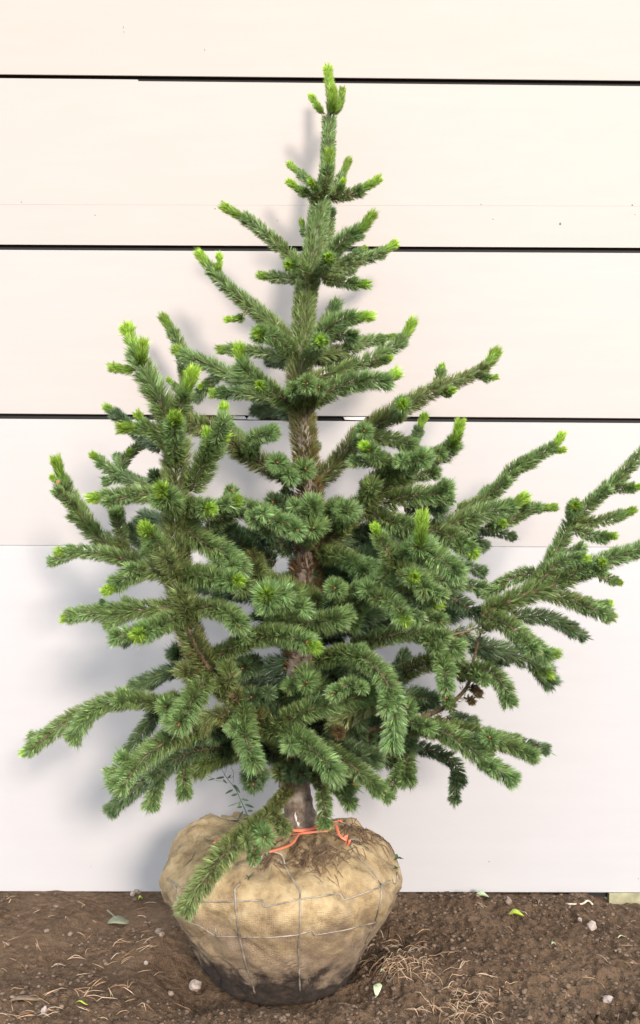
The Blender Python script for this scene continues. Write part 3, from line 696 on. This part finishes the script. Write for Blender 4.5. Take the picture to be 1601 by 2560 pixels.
# --- front, middle (main view)
for pts, r, tip, kw in [
 ([(612, 1715, -.12), (690, 1740, -.26), (750, 1780, -.34), (785, 1820, -.38)], (34, 40, 34), 0, {}),
 ([(690, 1480, -.2), (740, 1470, -.26), (800, 1462, -.3)], 34, 0, {}),
 ([(650, 1715, -.2), (720, 1680, -.28), (800, 1655, -.3), (880, 1640, -.32)], 34, 0, {}),
 ([(740, 1660, -.04), (725, 1600, -.2)], 36, 0, {}),
 ([(690, 1640, -.02), (600, 1660, -.12)], 34, 0, dict(tone='b')),
 ([(720, 1450, -.02), (690, 1400, -.14), (640, 1380, -.2)], 36, 0, dict(tone='o')),
 ([(735, 1250, -.02), (790, 1200, -.1), (820, 1205, -.18)], 30, 0, {}),
 ([(740, 1720, 0), (860, 1700, -.06), (960, 1730, -.1)], 36, 0, dict(tone='b')),
 ([(720, 1760, 0), (820, 1770, -.06), (930, 1790, -.08)], 34, 0, dict(tone='b')),
 ([(720, 1640, 0), (820, 1590, -.1), (930, 1610, -.14)], 34, 0, dict(tone='b')),
 ([(690, 1780, 0), (600, 1770, -.08), (480, 1790, -.12)], 34, 0, dict(tone='b')),
 ([(740, 1800, 0), (800, 1840, -.08), (830, 1850, -.1)], 30, 0, {}),
]: sh(Mn, pts, r, tip, **kw)
# --- right half (crop C)
for pts, r, tip, kw in [
 ([(-70, 490, 0), (80, 415, -.05), (220, 378, -.09), (310, 385, -.1), (352, 352, -.1)], (62, 66, 52), 42, {}),
 ([(-70, 900, 0), (60, 790, .02), (180, 650, .03), (300, 560, .03), (420, 490, .03), (560, 415, .03), (690, 365, .04), (770, 325, .04), (825, 255, .04)], (66, 62, 62, 60, 46, 40), 95, dict(tone='y', tipr=34)),
 ([(740, 350, .04), (790, 370, .02), (832, 364, .02)], 20, 42, {}),
 ([(545, 430, .05), (562, 370, .05), (575, 315, .05)], 32, 30, {}),
 ([(570, 440, .0), (625, 428, -.04)], 32, 28, dict(bud=True)),
 ([(360, 560, .02), (380, 510, -.08), (390, 490, -.13)], 48, 20, dict(bud=True)),
 ([(190, 690, 0), (200, 640, -.1), (206, 622, -.14)], 50, 0, {}),
 ([(340, 800, -.06), (260, 735, -.16), (210, 690, -.22)], (58, 60, 50), 32, dict(bud=True)),
 ([(210, 650, .02), (330, 655, .02), (430, 690, 0)], 50, 0, {}),
 ([(420, 720, .1), (455, 640, .12), (490, 555, .13)], 32, 60, dict(tone='b')),
 ([(240, 860, -.05), (370, 800, -.12), (485, 745, -.2)], (62, 64, 56), 0, {}),
 ([(400, 840, -.05), (540, 815, -.08)], 42, 0, {}),
 ([(450, 740, 0), (560, 735, -.05), (625, 690, -.1)], 54, 0, {}),
 ([(618, 695, -.1), (640, 655, -.12), (658, 592, -.12)], 30, 0, dict(allbright=True, bud=True)),
 ([(230, 960, .08), (215, 870, .1)], 34, 0, dict(tone='b')),
 ([(-50, 1200, 0), (60, 1100, -.03), (180, 985, -.06), (300, 890, -.08), (390, 830, -.1)], (70, 74, 72), 0, dict(tone='o')),
 ([(90, 1070, -.05), (112, 1000, -.18)], 56, 0, {}),
 ([(300, 960, -.08), (420, 925, -.12), (540, 920, -.14), (595, 885, -.16)], (62, 64, 50), 0, {}),
 ([(560, 960, -.1), (585, 900, -.14), (588, 865, -.14)], 34, 28, {}),
 ([(220, 1000, -.05), (330, 1045, -.1), (450, 1080, -.14)], 64, 0, {}),
 ([(400, 1020, 0), (500, 970, -.03), (560, 990, -.05)], 58, 0, dict(tone='b')),
 ([(500, 1090, -.02), (680, 1040, -.02), (800, 1000, -.02), (900, 975, -.02), (955, 938, -.02)], (60, 66, 60, 46), 55, {}),
 ([(780, 1070, .03), (900, 1040, .05), (1000, 988, .06), (1100, 980, .06)], (38, 40, 34), 72, {}),
 ([(930, 1010, .05), (970, 970, .04), (960, 940, .04)], 30, 40, {}),
 ([(700, 1090, .1), (820, 1095, .12), (905, 1115, .13)], 30, 0, dict(tone='b')),
 ([(820, 1070, 0), (862, 1055, -.06)], 34, 22, {}),
 ([(640, 1000, .06), (760, 950, .08), (850, 880, .1), (920, 795, .1), (985, 765, .1)], (40, 46, 48, 44), 0, {}),
 ([(920, 800, .1), (1020, 740, .1), (1095, 700, .1)], (44, 42, 36), 0, {}),
 ([(1080, 712, .1), (1105, 690, .1), (1135, 648, .1)], 25, 0, dict(allbright=True)),
 ([(1090, 718, .1), (1146, 708, .1)], 17, 0, dict(allbright=True)),
 ([(690, 1100, .08), (770, 1160, .1)], 40, 0, dict(tone='b')),
 ([(540, 1090, -.1), (650, 1135, -.16), (722, 1195, -.2)], (64, 64, 54), 18, {}),
 ([(130, 1500, -.16), (280, 1330, -.3), (400, 1210, -.36), (475, 1165, -.42)], (64, 70, 70), 0, {}),
 ([(472, 1175, -.42), (478, 1110, -.44), (482, 1035, -.44)], 38, 0, dict(allbright=True, bud=True)),
 ([(370, 1260, -.34), (300, 1155, -.38), (258, 1075, -.4)], (58, 56, 44), 34, dict(bud=True)),
 ([(460, 1190, -.38), (560, 1225, -.44), (645, 1285, -.48)], (70, 76, 64), 0, {}),
 ([(380, 1270, -.36), (460, 1310, -.44), (495, 1365, -.48)], 60, 0, {}),
 ([(400, 1300, -.38), (445, 1310, -.48)], 52, 24, {}),
 ([(340, 1370, -.33), (460, 1400, -.38), (560, 1435, -.42)], (54, 56, 48), 30, dict(bud=True)),
 ([(250, 1400, -.33), (340, 1430, -.4), (400, 1510, -.46)], (62, 66, 56), 24, dict(bud=True)),
 ([(420, 1300, -.2), (550, 1320, -.22), (650, 1330, -.24)], 54, 0, {}),
 ([(560, 1240, -.08), (660, 1250, -.1), (765, 1285, -.1)], 38, 0, dict(tone='b')),
 ([(560, 1340, -.08), (660, 1340, -.1), (765, 1360, -.12)], 40, 0, {}),
 ([(500, 1350, -.06), (640, 1420, -.1), (765, 1500, -.14)], (46, 52, 44), 0, dict(tone='b')),
 ([(110, 1400, -.15), (70, 1362, -.32)], 58, 0, {}),
 ([(0, 1200, -.02), (120, 1220, -.12), (205, 1285, -.2)], 60, 0, {}),
 ([(240, 1230, .08), (195, 1140, .1)], 52, 0, dict(tone='b')),
 ([(-20, 1260, 0), (160, 1100, .06), (330, 1120, .1)], 62, 0, dict(tone='b')),
 ([(0, 1350, 0), (200, 1280, .05), (420, 1180, .08), (560, 1150, .08)], 62, 0, dict(tone='b')),
 ([(960, 1390, -.2), (1040, 1310, -.18), (1100, 1210, -.16), (1155, 1110, -.15), (1200, 1010, -.15)], (50, 46, 48, 46), 0, {}),
 ([(1180, 1060, -.15), (1240, 1000, -.15), (1330, 910, -.15), (1405, 850, -.15)], 44, 0, {}),
 ([(1395, 870, -.15), (1460, 790, -.15), (1540, 700, -.15), (1590, 620, -.15)], (42, 40, 36), 60, {}),
 ([(1370, 885, -.15), (1440, 890, -.18), (1512, 882, -.2)], 30, 32, {}),
 ([(1190, 1020, -.15), (1205, 970, -.26)], 42, 14, dict(bud=True)),
 ([(1210, 1050, -.15), (1340, 1040, -.15), (1468, 998, -.15)], (38, 40, 34), 36, {}),
 ([(1200, 1080, -.16), (1310, 1120, -.18), (1385, 1115, -.2)], 38, 30, {}),
 ([(760, 1490, -.2), (950, 1400, -.22), (1100, 1345, -.22), (1250, 1270, -.22), (1380, 1220, -.22), (1512, 1175, -.22), (1640, 1110, -.22)], (62, 66, 64, 56, 46), 70, dict(stem=.008)),
 ([(1300, 1270, -.22), (1335, 1238, -.3)], 32, 12, {}),
 ([(1040, 1330, -.22), (1140, 1235, -.24), (1255, 1222, -.26)], (44, 46, 38), 20, {}),
 ([(1070, 1340, -.15), (990, 1290, -.14), (880, 1330, -.14), (785, 1395, -.14)], (44, 42, 38), 0, {}),
 ([(1310, 1300, -.2), (1415, 1335, -.2)], 26, 22, {}),
 ([(-70, 1360, -.02), (-20, 1420, -.14)], 52, 0, dict(tone='o')),
 ([(-60, 720, .02), (-20, 690, .12)], 30, 0, dict(tone='b')),
]: sh(C, pts, r, tip, **kw)
# --- lower right (crop G)
for pts, r, tip, kw in [
 ([(-110, 660, 0), (120, 780, -.06), (300, 790, -.1), (550, 715, -.14), (690, 605, -.17), (730, 450, -.19), (780, 290, -.2), (850, 230, -.21)], (30, 24, 18, 20, 46), 0, dict(tone='o', stem=.013, dens=1300)),
 ([(1000, 130, -.2), (1180, 190, -.2), (1300, 240, -.2), (1375, 268, -.2)], (50, 54, 44), 22, {}),
 ([(1230, 185, -.2), (1320, 215, -.18), (1372, 205, -.18)], 30, 22, {}),
 ([(900, 270, -.18), (1060, 270, -.16), (1185, 325, -.15)], 48, 0, dict(tone='b')),
 ([(780, 270, -.24), (880, 305, -.3), (980, 390, -.34), (1065, 450, -.36)], (58, 66, 54), 0, {}),
 ([(1045, 450, -.36), (1112, 442, -.36)], 28, 0, dict(allbright=True, bud=True)),
 ([(720, 400, -.14), (850, 425, -.1), (1000, 480, -.08), (1085, 575, -.08)], (58, 62, 54), 0, dict(tone='b')),
 ([(1000, 500, -.08), (1080, 540, -.1)], 44, 20, {}),
 ([(590, 360, -.24), (700, 335, -.24), (790, 300, -.22)], 48, 0, dict(tone='o', dens=3200)),
 ([(640, 540, -.16), (760, 520, -.22), (850, 570, -.26), (892, 665, -.28)], (54, 60, 50), 0, {}),
 ([(560, 440, -.28), (585, 510, -.38), (595, 595, -.42)], (58, 60, 48), 0, {}),
 ([(330, 570, -.1), (440, 510, -.14), (560, 470, -.18)], 58, 0, dict(tone='o')),
 ([(150, 410, -.14), (300, 365, -.22), (420, 345, -.25), (540, 365, -.28), (645, 420, -.3)], (50, 56, 58), 0, {}),
 ([(-20, 480, -.18), (120, 445, -.3), (240, 490, -.38), (320, 590, -.43), (352, 710, -.46), (340, 865, -.48)], (56, 64, 66, 62), 0, {}),
 ([(270, 630, -.3), (150, 590, -.36), (68, 630, -.4)], 48, 0, {}),
 ([(320, 650, -.3), (200, 700, -.3), (80, 770, -.28)], 58, 0, dict(tone='y')),
 ([(380, 760, -.2), (412, 700, -.32)], 56, 0, {}),
 ([(40, 790, -.25), (90, 815, -.34)], 36, 0, dict(tone='d')),
 ([(400, 790, -.2), (540, 800, -.26), (670, 860, -.3), (780, 945, -.32), (905, 1035, -.34)], (60, 66, 64, 52), 0, {}),
 ([(600, 790, -.1), (760, 825, -.14), (900, 880, -.16), (1005, 925, -.18)], (50, 56, 46), 0, {}),
 ([(880, 850, -.12), (980, 870, -.12), (1065, 895, -.12)], 34, 0, dict(tone='b')),
 ([(790, 900, -.26), (800, 840, -.36)], 50, 0, {}),
 ([(440, 880, -.04), (580, 920, -.06), (640, 970, -.08), (655, 1045, -.1)], 46, 0, dict(tone='b')),
 ([(300, 860, -.03), (400, 920, -.1), (410, 1035, -.16)], 56, 0, {}),
 ([(100, 840, 0), (250, 860, -.06), (420, 870, -.1)], 62, 0, dict(tone='b')),
 ([(-80, 860, 0), (80, 890, -.1), (260, 940, -.14)], 60, 0, dict(tone='b')),
 ([(0, 870, -.22), (140, 965, -.28), (225, 1030, -.3), (278, 1085, -.32)], (54, 60, 50), 0, {}),
 ([(20, 880, -.24), (60, 950, -.26), (75, 1040, -.28)], 52, 0, {}),
 ([(600, 740, -.06), (720, 770, -.04)], 44, 0, dict(tone='b')),
 ([(620, 700, -.15), (600, 655, -.22)], 36, 0, {}),
 ([(300, 700, .0), (430, 640, .04), (520, 660, .06)], 54, 0, dict(tone='b')),
 ([(100, 300, -.06), (250, 250, -.02), (400, 200, 0)], 60, 0, dict(tone='b')),
 ([(0, 560, -.02), (150, 520, -.1), (250, 560, -.14)], 56, 0, dict(tone='b')),
 ([(480, 250, -.1), (560, 290, -.14)], 56, 0, {}),
 ([(0, 330, -.1), (90, 290, -.2), (160, 300, -.22)], 56, 0, {}),
 ([(330, 560, 0), (400, 450, .04)], 40, 0, dict(tone='b')),
 ([(640, 330, .02), (740, 420, .04), (840, 470, .06)], 46, 0, dict(tone='b')),
]: sh(G, pts, r, tip, **kw)
# --- lowest shoots over the ball (crop F)
for pts, r, tip, kw in [
 ([(840, 20, -.02), (770, 90, -.08), (690, 190, -.2), (580, 280, -.3), (470, 380, -.38), (360, 520, -.44), (250, 690, -.47)], (46, 56, 70, 84, 66), 0, dict(tone='y', stem=.007)),
 ([(640, 250, -.26), (672, 305, -.36)], 64, 0, {}),
 ([(620, 300, -.3), (615, 420, -.34)], 44, 0, {}),
 ([(900, -60, -.03), (980, 20, -.09), (995, 130, -.13), (1002, 235, -.15)], (46, 56, 50), 0, {}),
 ([(880, -40, -.02), (760, -40, -.1)], 60, 0, dict(tone='o')),
]: sh(Fq, pts, r, tip, **kw)
# --- boughs deep inside and at the back, crown shade put into their dark green
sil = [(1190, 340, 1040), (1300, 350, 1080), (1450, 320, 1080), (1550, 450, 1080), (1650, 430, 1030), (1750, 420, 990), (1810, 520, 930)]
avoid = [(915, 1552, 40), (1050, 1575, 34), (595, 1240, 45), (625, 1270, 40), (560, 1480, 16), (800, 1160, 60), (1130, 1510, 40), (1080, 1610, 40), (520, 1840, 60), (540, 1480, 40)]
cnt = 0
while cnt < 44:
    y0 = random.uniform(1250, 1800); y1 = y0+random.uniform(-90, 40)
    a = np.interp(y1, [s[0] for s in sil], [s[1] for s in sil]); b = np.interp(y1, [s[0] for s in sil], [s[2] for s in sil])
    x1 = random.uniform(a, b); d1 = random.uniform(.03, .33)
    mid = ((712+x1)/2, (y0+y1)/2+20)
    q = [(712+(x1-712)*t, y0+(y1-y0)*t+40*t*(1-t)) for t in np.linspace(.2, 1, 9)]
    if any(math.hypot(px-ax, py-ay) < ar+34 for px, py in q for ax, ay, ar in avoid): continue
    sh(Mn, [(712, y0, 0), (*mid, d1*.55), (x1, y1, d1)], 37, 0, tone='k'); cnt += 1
for a_, k_ in SH: shoot(*a_, **k_)
# one dead bough end and dry twigs near the bare limb
for (x, y, d) in ((705, 590, -.17), (725, 610, -.18), (690, 640, -.17), (560, 735, -.15), (530, 740, -.14)):
    shoot(G, [(x-10, y+10, d), (x+25, y+10+random.uniform(-5, 25), d-.03)], 24, 0, tone='d', dens=1500)

# ------------------------------------------------------------------ weeds
def blade_leaf(base, dirv, ln, wd, up=Vector((0, 0, 1)), curl=.2, seg=5):
    dirv = dirv.normalized(); side = dirv.cross(up)
    if side.length < .01: side = Vector((1, 0, 0))
    side.normalize(); nn = side.cross(dirv)
    V, Fc = [], []
    for i in range(seg+1):
        t = i/seg; wloc = wd*math.sin(math.pi*min(.98, .08+.9*t))**.8; c = base+dirv*ln*t+nn*(-curl*ln*t*t)
        V += [c-side*wloc*.5+nn*wd*.12, c, c+side*wloc*.5+nn*wd*.12]
    for i in range(seg):
        for k in (0, 1): Fc.append((i*3+k, i*3+k+1, i*3+k+4, i*3+k+3))
    return V, Fc
def Hc(x, y): return 450+x*300/1512, 1880+y*300/1512
weed = empty('weed', tuple(on_ball(*Hc(865, 870), 0))); wo = weed.location.copy()
tag(weed, 'thin leafy weed sprouting behind the top of the burlap root ball', 'weed')
WD = .07
wp_ = [P(*Hc(x, y), WD) for x, y in ((868, 890), (850, 800), (800, 680), (750, 570), (710, 480), (650, 400), (580, 310), (535, 230))]
V, Fc = tube(smooth_path([tuple(p-wo) for p in wp_], .006), np.linspace(.0014, .0006, len(smooth_path([tuple(p-wo) for p in wp_], .006))), 5)
mesh_obj('stem', V, Fc, M_weed, weed, True)
for (a, b) in (((450, 358), (610, 385)), ((330, 290), (440, 350)), ((670, 400), (680, 250)), ((680, 260), (640, 190)), ((265, 365), (310, 300)), ((560, 300), (600, 190)), ((580, 320), (655, 330)), ((655, 330), (680, 300))):
    V, Fc = tube([tuple(P(*Hc(*a), WD+.003)-wo), tuple(P(*Hc((a[0]+b[0])/2, (a[1]+b[1])/2-4), WD)-wo), tuple(P(*Hc(*b), WD)-wo)], .0005, 5); mesh_obj('side_stem', V, Fc, M_weed, weed, True)
for (a, b, wd) in (((820, 660), (930, 690), .007), ((855, 742), (918, 738), .006), ((780, 595), (862, 608), .006), ((725, 530), (648, 548), .006), ((670, 475), (572, 522), .006), ((680, 415), (765, 510), .008),
                   ((785, 690), (722, 695), .006), ((798, 745), (742, 835), .006), ((740, 640), (605, 680), .004), ((560, 318), (455, 330), .006), ((870, 820), (910, 835), .007), ((860, 840), (800, 850), .005),
                   ((760, 620), (748, 690), .005), ((760, 850), (722, 872), .007), ((440, 335), (355, 352), .004), ((310, 300), (262, 370), .004), ((545, 345), (590, 390), .004), ((610, 330), (640, 290), .004)):
    pa, pb = P(*Hc(*a), WD), P(*Hc(*b), WD-.008); V, Fc = blade_leaf(pa-wo, pb-pa, (pb-pa).length, wd, up=Vector((.3, -.8, .6)))
    mesh_obj('leaf', V, Fc, M_weed, weed, True)
def small_plant(name, base, label, nl, ln, wd, mat, spread=1.0, cat='weed', roundl=False):
    e = empty(name, tuple(base)); tag(e, label, cat)
    for i in range(nl):
        az = 2*math.pi*i/nl+random.uniform(-.4, .4); d = Vector((math.cos(az)*spread, math.sin(az)*spread-.4, random.uniform(.3, .9)))
        V, Fc = blade_leaf(Vector((0, 0, 0)), d, ln*random.uniform(.7, 1.1), wd, curl=.35); mesh_obj('leaf', V, Fc, mat, e, True)
    return e
small_plant('grass_tuft', on_ball(*Fc_(592, 530), .001), 'tiny green grass tuft on the burlap below the lowest bough', 8, .020, .003, M_weed, .8)
small_plant('clover', on_ball(*Fc_(1392, 425), .001), 'small clover sprig at the right shoulder of the root ball', 8, .017, .010, M_weed)
small_plant('clover', on_ball(*Fc_(1378, 478), .001), 'smaller clover sprig just above the wire hook on the root ball', 5, .011, .007, M_weed)

# ------------------------------------------------------------------ leaves, stones and litter on the soil
def ground_leaf(px, py, ln, wd, az, mat, label, tilt=.25, stalk=0, fold=.3, name='fallen_leaf'):
    p = on_ground(px, py)+Vector((0, 0, .002)); e = empty(name, tuple(p)); tag(e, label, 'leaf')
    d = Vector((math.cos(az), math.sin(az), tilt)); side = Vector((-math.sin(az), math.cos(az), 0)); V, Fc = [], []; seg = 7
    for i in range(seg+1):
        t = i/seg; h = wd*.5*math.sin(math.pi*min(.985, .06+.92*t))**.75; c = d*ln*(t-.5)+Vector((0, 0, ln*abs(tilt)*.5+.004*math.sin(5*t)))
        V += [c-side*h+Vector((0, 0, fold*h)), c, c+side*h+Vector((0, 0, fold*h*.8))]
    for i in range(seg):
        for k in (0, 1): Fc.append((i*3+k, i*3+k+1, i*3+k+4, i*3+k+3))
    o = mesh_obj('blade', V, Fc, mat, e, True); so = o.modifiers.new('thick', 'SOLIDIFY'); so.thickness = .0006
    if stalk:
        a = -d.normalized()*ln*.5+Vector((0, 0, ln*abs(tilt)*.5)); V, Fc = tube([tuple(a), tuple(a-d.normalized()*stalk*.5+Vector((0, 0, .004))), tuple(a-d.normalized()*stalk+Vector((0, 0, .012)))], .0012, 6)
        mesh_obj('stalk', V, Fc, mat, e, True)
    return e
ground_leaf(1207, 2248, .038, .040, .1, M_leaf_p, 'pale green leaf lying on the soil against the wall foot', .15, fold=.7)
ground_leaf(1290, 2290, .042, .032, -.15, M_leaf_y, 'curled yellow-green leaf on open soil', .2, fold=.8)
ground_leaf(298, 2308, .060, .060, .15, M_leaf_g, 'large withered grey-green leaf lying flat with its stalk', .05, 0, .15)
p0 = on_ground(270, 2285); V, Fc = tube([tuple(on_ground(292, 2303)+Vector((0, 0, .008))), tuple(on_ground(268, 2284)+Vector((0, 0, .010)))], .0016, 6)
lo = mesh_obj('stalk', V, Fc, M_leaf_g); lo.parent = bpy.data.objects['fallen_leaf.002']; lo.matrix_parent_inverse = bpy.data.objects['fallen_leaf.002'].matrix_world.inverted()
lo.location = -bpy.data.objects['fallen_leaf.002'].location; lo.matrix_parent_inverse.identity()
ground_leaf(945, 2484, .036, .020, 1.35, M_leaf_p, 'pale mint leaf with narrow neck standing by the needle heap', .5, .02, .5)
ground_leaf(957, 2452, .012, .011, .4, M_leaf_p, 'tiny pale mint leaf scrap beside the narrow-necked leaf', .3)
ground_leaf(352, 2251, .013, .012, .3, M_leaf_y, 'tiny yellow-green leaf curl near the left of the root ball', .5, fold=.9)
ground_leaf(1385, 2364, .014, .010, .3, M_leaf_p, 'small green leaf scrap in the open soil below the grass bits', .15)
ground_leaf(1555, 2345, .026, .005, .5, M_leaf_p, 'narrow pale grass bit near the pale pink stone', .15)
ground_leaf(205, 2516, .030, .006, -.25, M_leaf_y, 'narrow green and yellow grass bit among dry needles', .1)
ground_leaf(68, 2500, .072, .024, .2, M_twig, 'flat brown bark scrap with dry needles across it', .02, 0, .02, 'bark_scrap')['category'] = 'bark'
# pale root by the timber
V, Fc = tube(smooth_path([tuple(on_ground(x, y)+Vector((0, 0, .004))) for x, y in ((1416, 2260), (1425, 2264), (1455, 2263), (1470, 2261), (1482, 2265))], .006), .0028, 7)
tag(mesh_obj('root_piece', V, Fc, M_root, None, True), 'pale bent piece of root at the wall foot', 'root')
def stone(px, py, sx, sy, sz, mat, label, group=None):
    p = on_ground(px, py); ico = []
    import bmesh
    bm = bmesh.new(); bmesh.ops.create_icosphere(bm, subdivisions=2, radius=1)
    sd = random.random()*50
    for v in bm.verts:
        k = 1+.22*math.sin(3.1*v.co.x+sd)*math.cos(2.7*v.co.y+sd*1.3)+.14*math.sin(5*v.co.z+4*v.co.x+sd)
        v.co = Vector((v.co.x*sx*k, v.co.y*sy*k, v.co.z*sz*k))
    me = bpy.data.meshes.new('stone'); bm.to_mesh(me); bm.free(); me.materials.append(mat)
    o = bpy.data.objects.new('stone', me); COL.objects.link(o); o.location = p+Vector((0, 0, sz*.45)); o.rotation_euler = (0, 0, random.random()*6)
    tag(o, label, 'stone', group); return o
stone(1480, 2322, .018, .014, .013, M_stone, 'pale pink stone on the soil near the timber stub')
stone(1523, 2512, .014, .012, .012, M_stone, 'pale stone beside the boot print')
stone(488, 2460, .016, .013, .014, M_stone, 'pale chalky stone in front of the dark hollow under the ball')
stone(1450, 2302, .007, .006, .006, M_stone, 'small pale pebble behind the pale pink stone')
stone(1272, 2262, .009, .006, .012, M_stone2, 'small brown stone at the wall foot near the pale green leaf')
stone(398, 2331, .014, .010, .008, M_stone2, 'rounded brown stone half sunk left of the root ball')
stone(405, 2343, .007, .007, .007, M_stone2, 'small brown pebble beside the rounded brown stone')
stone(366, 2411, .005, .004, .006, M_stone, 'pale pebble left of the dark hollow')
stone(111, 2536, .007, .006, .010, M_stone, 'small grey stone beside dry needles and the bark scrap')
stone(426, 2490, .008, .007, .006, M_stone2, 'olive pebble below the pale chalky stone')
stone(332, 2238, .009, .007, .007, M_stone, 'small pale stone at the wall foot left of the ball')
stone(343, 2232, .011, .008, .008, M_stone2, 'brown stone at the wall foot left of the ball')
PB = 'scattered small brown pebbles on the soil'
for k in range(70):
    px, py = random.uniform(20, 1590), random.uniform(2245, 2550)
    if 400 < px < 1000: continue
    s = random.uniform(.003, .0075); stone(px, py, s, s*.8, s*.7, random.choice((M_stone2, M_clod, M_clod)) , 'small pebble half buried in the bare soil', PB)

# crumbs of soil
def crumbs():
    ph = (1+5**.5)/2
    iv = np.array([(-1, ph, 0), (1, ph, 0), (-1, -ph, 0), (1, -ph, 0), (0, -1, ph), (0, 1, ph), (0, -1, -ph), (0, 1, -ph), (ph, 0, -1), (ph, 0, 1), (-ph, 0, -1), (-ph, 0, 1)])/1.9
    fi = np.array([(0, 11, 5), (0, 5, 1), (0, 1, 7), (0, 7, 10), (0, 10, 11), (1, 5, 9), (5, 11, 4), (11, 10, 2), (10, 7, 6), (7, 1, 8), (3, 9, 4), (3, 4, 2), (3, 2, 6), (3, 6, 8), (3, 8, 9), (4, 9, 5), (2, 4, 11), (6, 2, 10), (8, 6, 7), (9, 8, 1)])
    n_ = 9000
    x = rng.uniform(-1, 1, n_*3); y = rng.uniform(-.42, .5, n_*3)
    dens = .12+.5*sstep(-.2, .3, x)+.6*sstep(.0, -.25, y)+.4*vnoise(x*5, y*5, 21)
    keep = rng.random(n_*3) < dens; r = np.hypot(x-BALL_C.x, y); keep &= r > .2
    x, y = x[keep][:n_], y[keep][:n_]; m = len(x); s = .0012+.0055*rng.random(m)**4.5
    z = ground_h(x, y)+s*.3
    V = iv[None]*s[:, None, None]*rng.uniform(.6, 1.25, (m, 12, 1))*np.array((1.1, 1.0, .75))+np.stack([x, y, z], 1)[:, None]
    Fi = fi[None]+(np.arange(m)*12)[:, None, None]
    o = np_mesh('soil_crumbs', V.reshape(-1, 3), Fi.ravel(), np.arange(m*20)*3, np.full(m*20, 3), M_clod, smooth=False)
    tag(o, 'loose crumbs of brown soil strewn over the ground', 'soil', None, 'stuff')
crumbs()
# dry needles
def litter(name, label, spots, ln=(.03, .055), lift=.004, ball_on=False, wid=.0016, cat='needles', tint=None):
    V, L, S, T, Cc = [], [], [], [], []; nv = nl = 0
    for (p, az, tilt) in spots:
        k = 5; l = random.uniform(*ln); cu = random.uniform(-1, 1)*.28
        c = np.array(tint if tint else random.choice(((.58, .40, .25), (.50, .32, .18), (.36, .20, .10), (.66, .50, .34))))*random.uniform(.65, 1.1)
        q = []
        x, y, a = p.x, p.y, az
        z = p.z
        ze = gz(x+math.cos(a)*l, y+math.sin(a)*l) if not ball_on else 0; zs = gz(x, y) if not ball_on else 0
        for i in range(k):
            zz_ = (max(zs+(ze-zs)*i/(k-1), gz(x, y)-.001)+.0025+lift*math.sin(math.pi*i/(k-1))*tilt) if not ball_on else z+lift*math.sin(math.pi*i/(k-1))*tilt
            q.append((x, y, zz_)); x += math.cos(a)*l/(k-1); y += math.sin(a)*l/(k-1); a += cu/(k-1)*2
            if ball_on: z = bvh_z(x, y)
        tv, tf = tube(q, np.array([.7, 1, 1, .9, .3])*wid*.5, 3)
        V += tv; Cc += [c]*len(tv)
        for f in tf:
            L += [nv+i for i in f]; S.append(nl); T.append(len(f)); nl += len(f)
        nv += len(tv)
    o = np_mesh(name, np.array(V), np.array(L), np.array(S), np.array(T), M_litter, None if not ball_on else tree, np.array(Cc))
    if ball_on: o['kind'] = 'stuff'; o['label'] = label
    else: tag(o, label, cat, None, 'stuff')
    return o
def bvh_z(x, y):
    loc, _, _, _ = bvh.ray_cast(Vector((x, y, 1)), Vector((0, 0, -1))); return loc.z+.002 if loc else .2
def spots(px, py, sx, sy, n_, az=None, jit=1.5, pair=.35):
    out = []
    while len(out) < n_:
        x, y = random.gauss(px, sx), random.gauss(py, sy)
        if not 2236 < y < 2600: continue
        p = on_ground(x, y)
        if math.hypot(p.x-BALL_C.x, p.y) < .20: continue
        a = random.uniform(0, 6.28) if az is None else random.gauss(az, jit); out.append((p, a, random.random()*1.5))
        if random.random() < pair: out.append((p, a+random.gauss(0, .25), random.random()*1.5))
    return out
litter('needle_litter', 'heap of dry tan needles on the soil at the right flank of the root ball', spots(1000, 2400, 48, 24, 130), lift=.008)
litter('needle_litter', 'tangle of pale dry needles in the foreground right of the ball', spots(1140, 2530, 62, 16, 70), lift=.008)
litter('needle_litter', 'thin line of dry needles across the soil right of the ball', spots(1130, 2470, 75, 22, 26, .2, .9), lift=.006)
litter('needle_litter', 'bundles of dry needles lying in the left foreground', spots(150, 2490, 90, 22, 16, .1, .5)+spots(80, 2545, 50, 8, 9, .1, .3)+spots(300, 2480, 90, 35, 16)+spots(350, 2370, 60, 14, 14, .3, .5)+spots(240, 2400, 50, 12, 10, .4, .5), lift=.004)
sc = []
for _ in range(70):
    sc += spots(random.choice((random.uniform(0, 400), random.uniform(1020, 1601))), random.uniform(2250, 2560), 4, 4, 1)
litter('needle_litter', 'single dry needles scattered widely over the bare soil', sc, ln=(.018, .05), lift=.003)
# debris on top of the ball
bs = []
for (x, y, sx, sy, n_) in ((940, 410, 75, 28, 120), (860, 450, 60, 14, 40), (1130, 270, 60, 22, 60), (690, 455, 40, 18, 24), (1200, 330, 80, 40, 40), (1000, 470, 90, 40, 25), (450, 420, 80, 50, 12)):
    for _ in range(n_):
        p = on_ball(*Fc_(random.gauss(x, sx), random.gauss(y, sy)), .002)
        if p.z > .27 and math.hypot(p.x-BALL_C.x, p.y) < .25: bs.append((p, random.gauss(.2, .8), random.random()))
litter('dry_debris', 'dry brown needles and bark bits strewn on the burlap', bs, ln=(.012, .034), lift=.006, ball_on=True, wid=.0020, tint=(.20, .12, .065))
print('branches', NBR, 'tris', sum(len(o.data.loops)-2*len(o.data.polygons) for o in bpy.data.objects if o.type == 'MESH'))
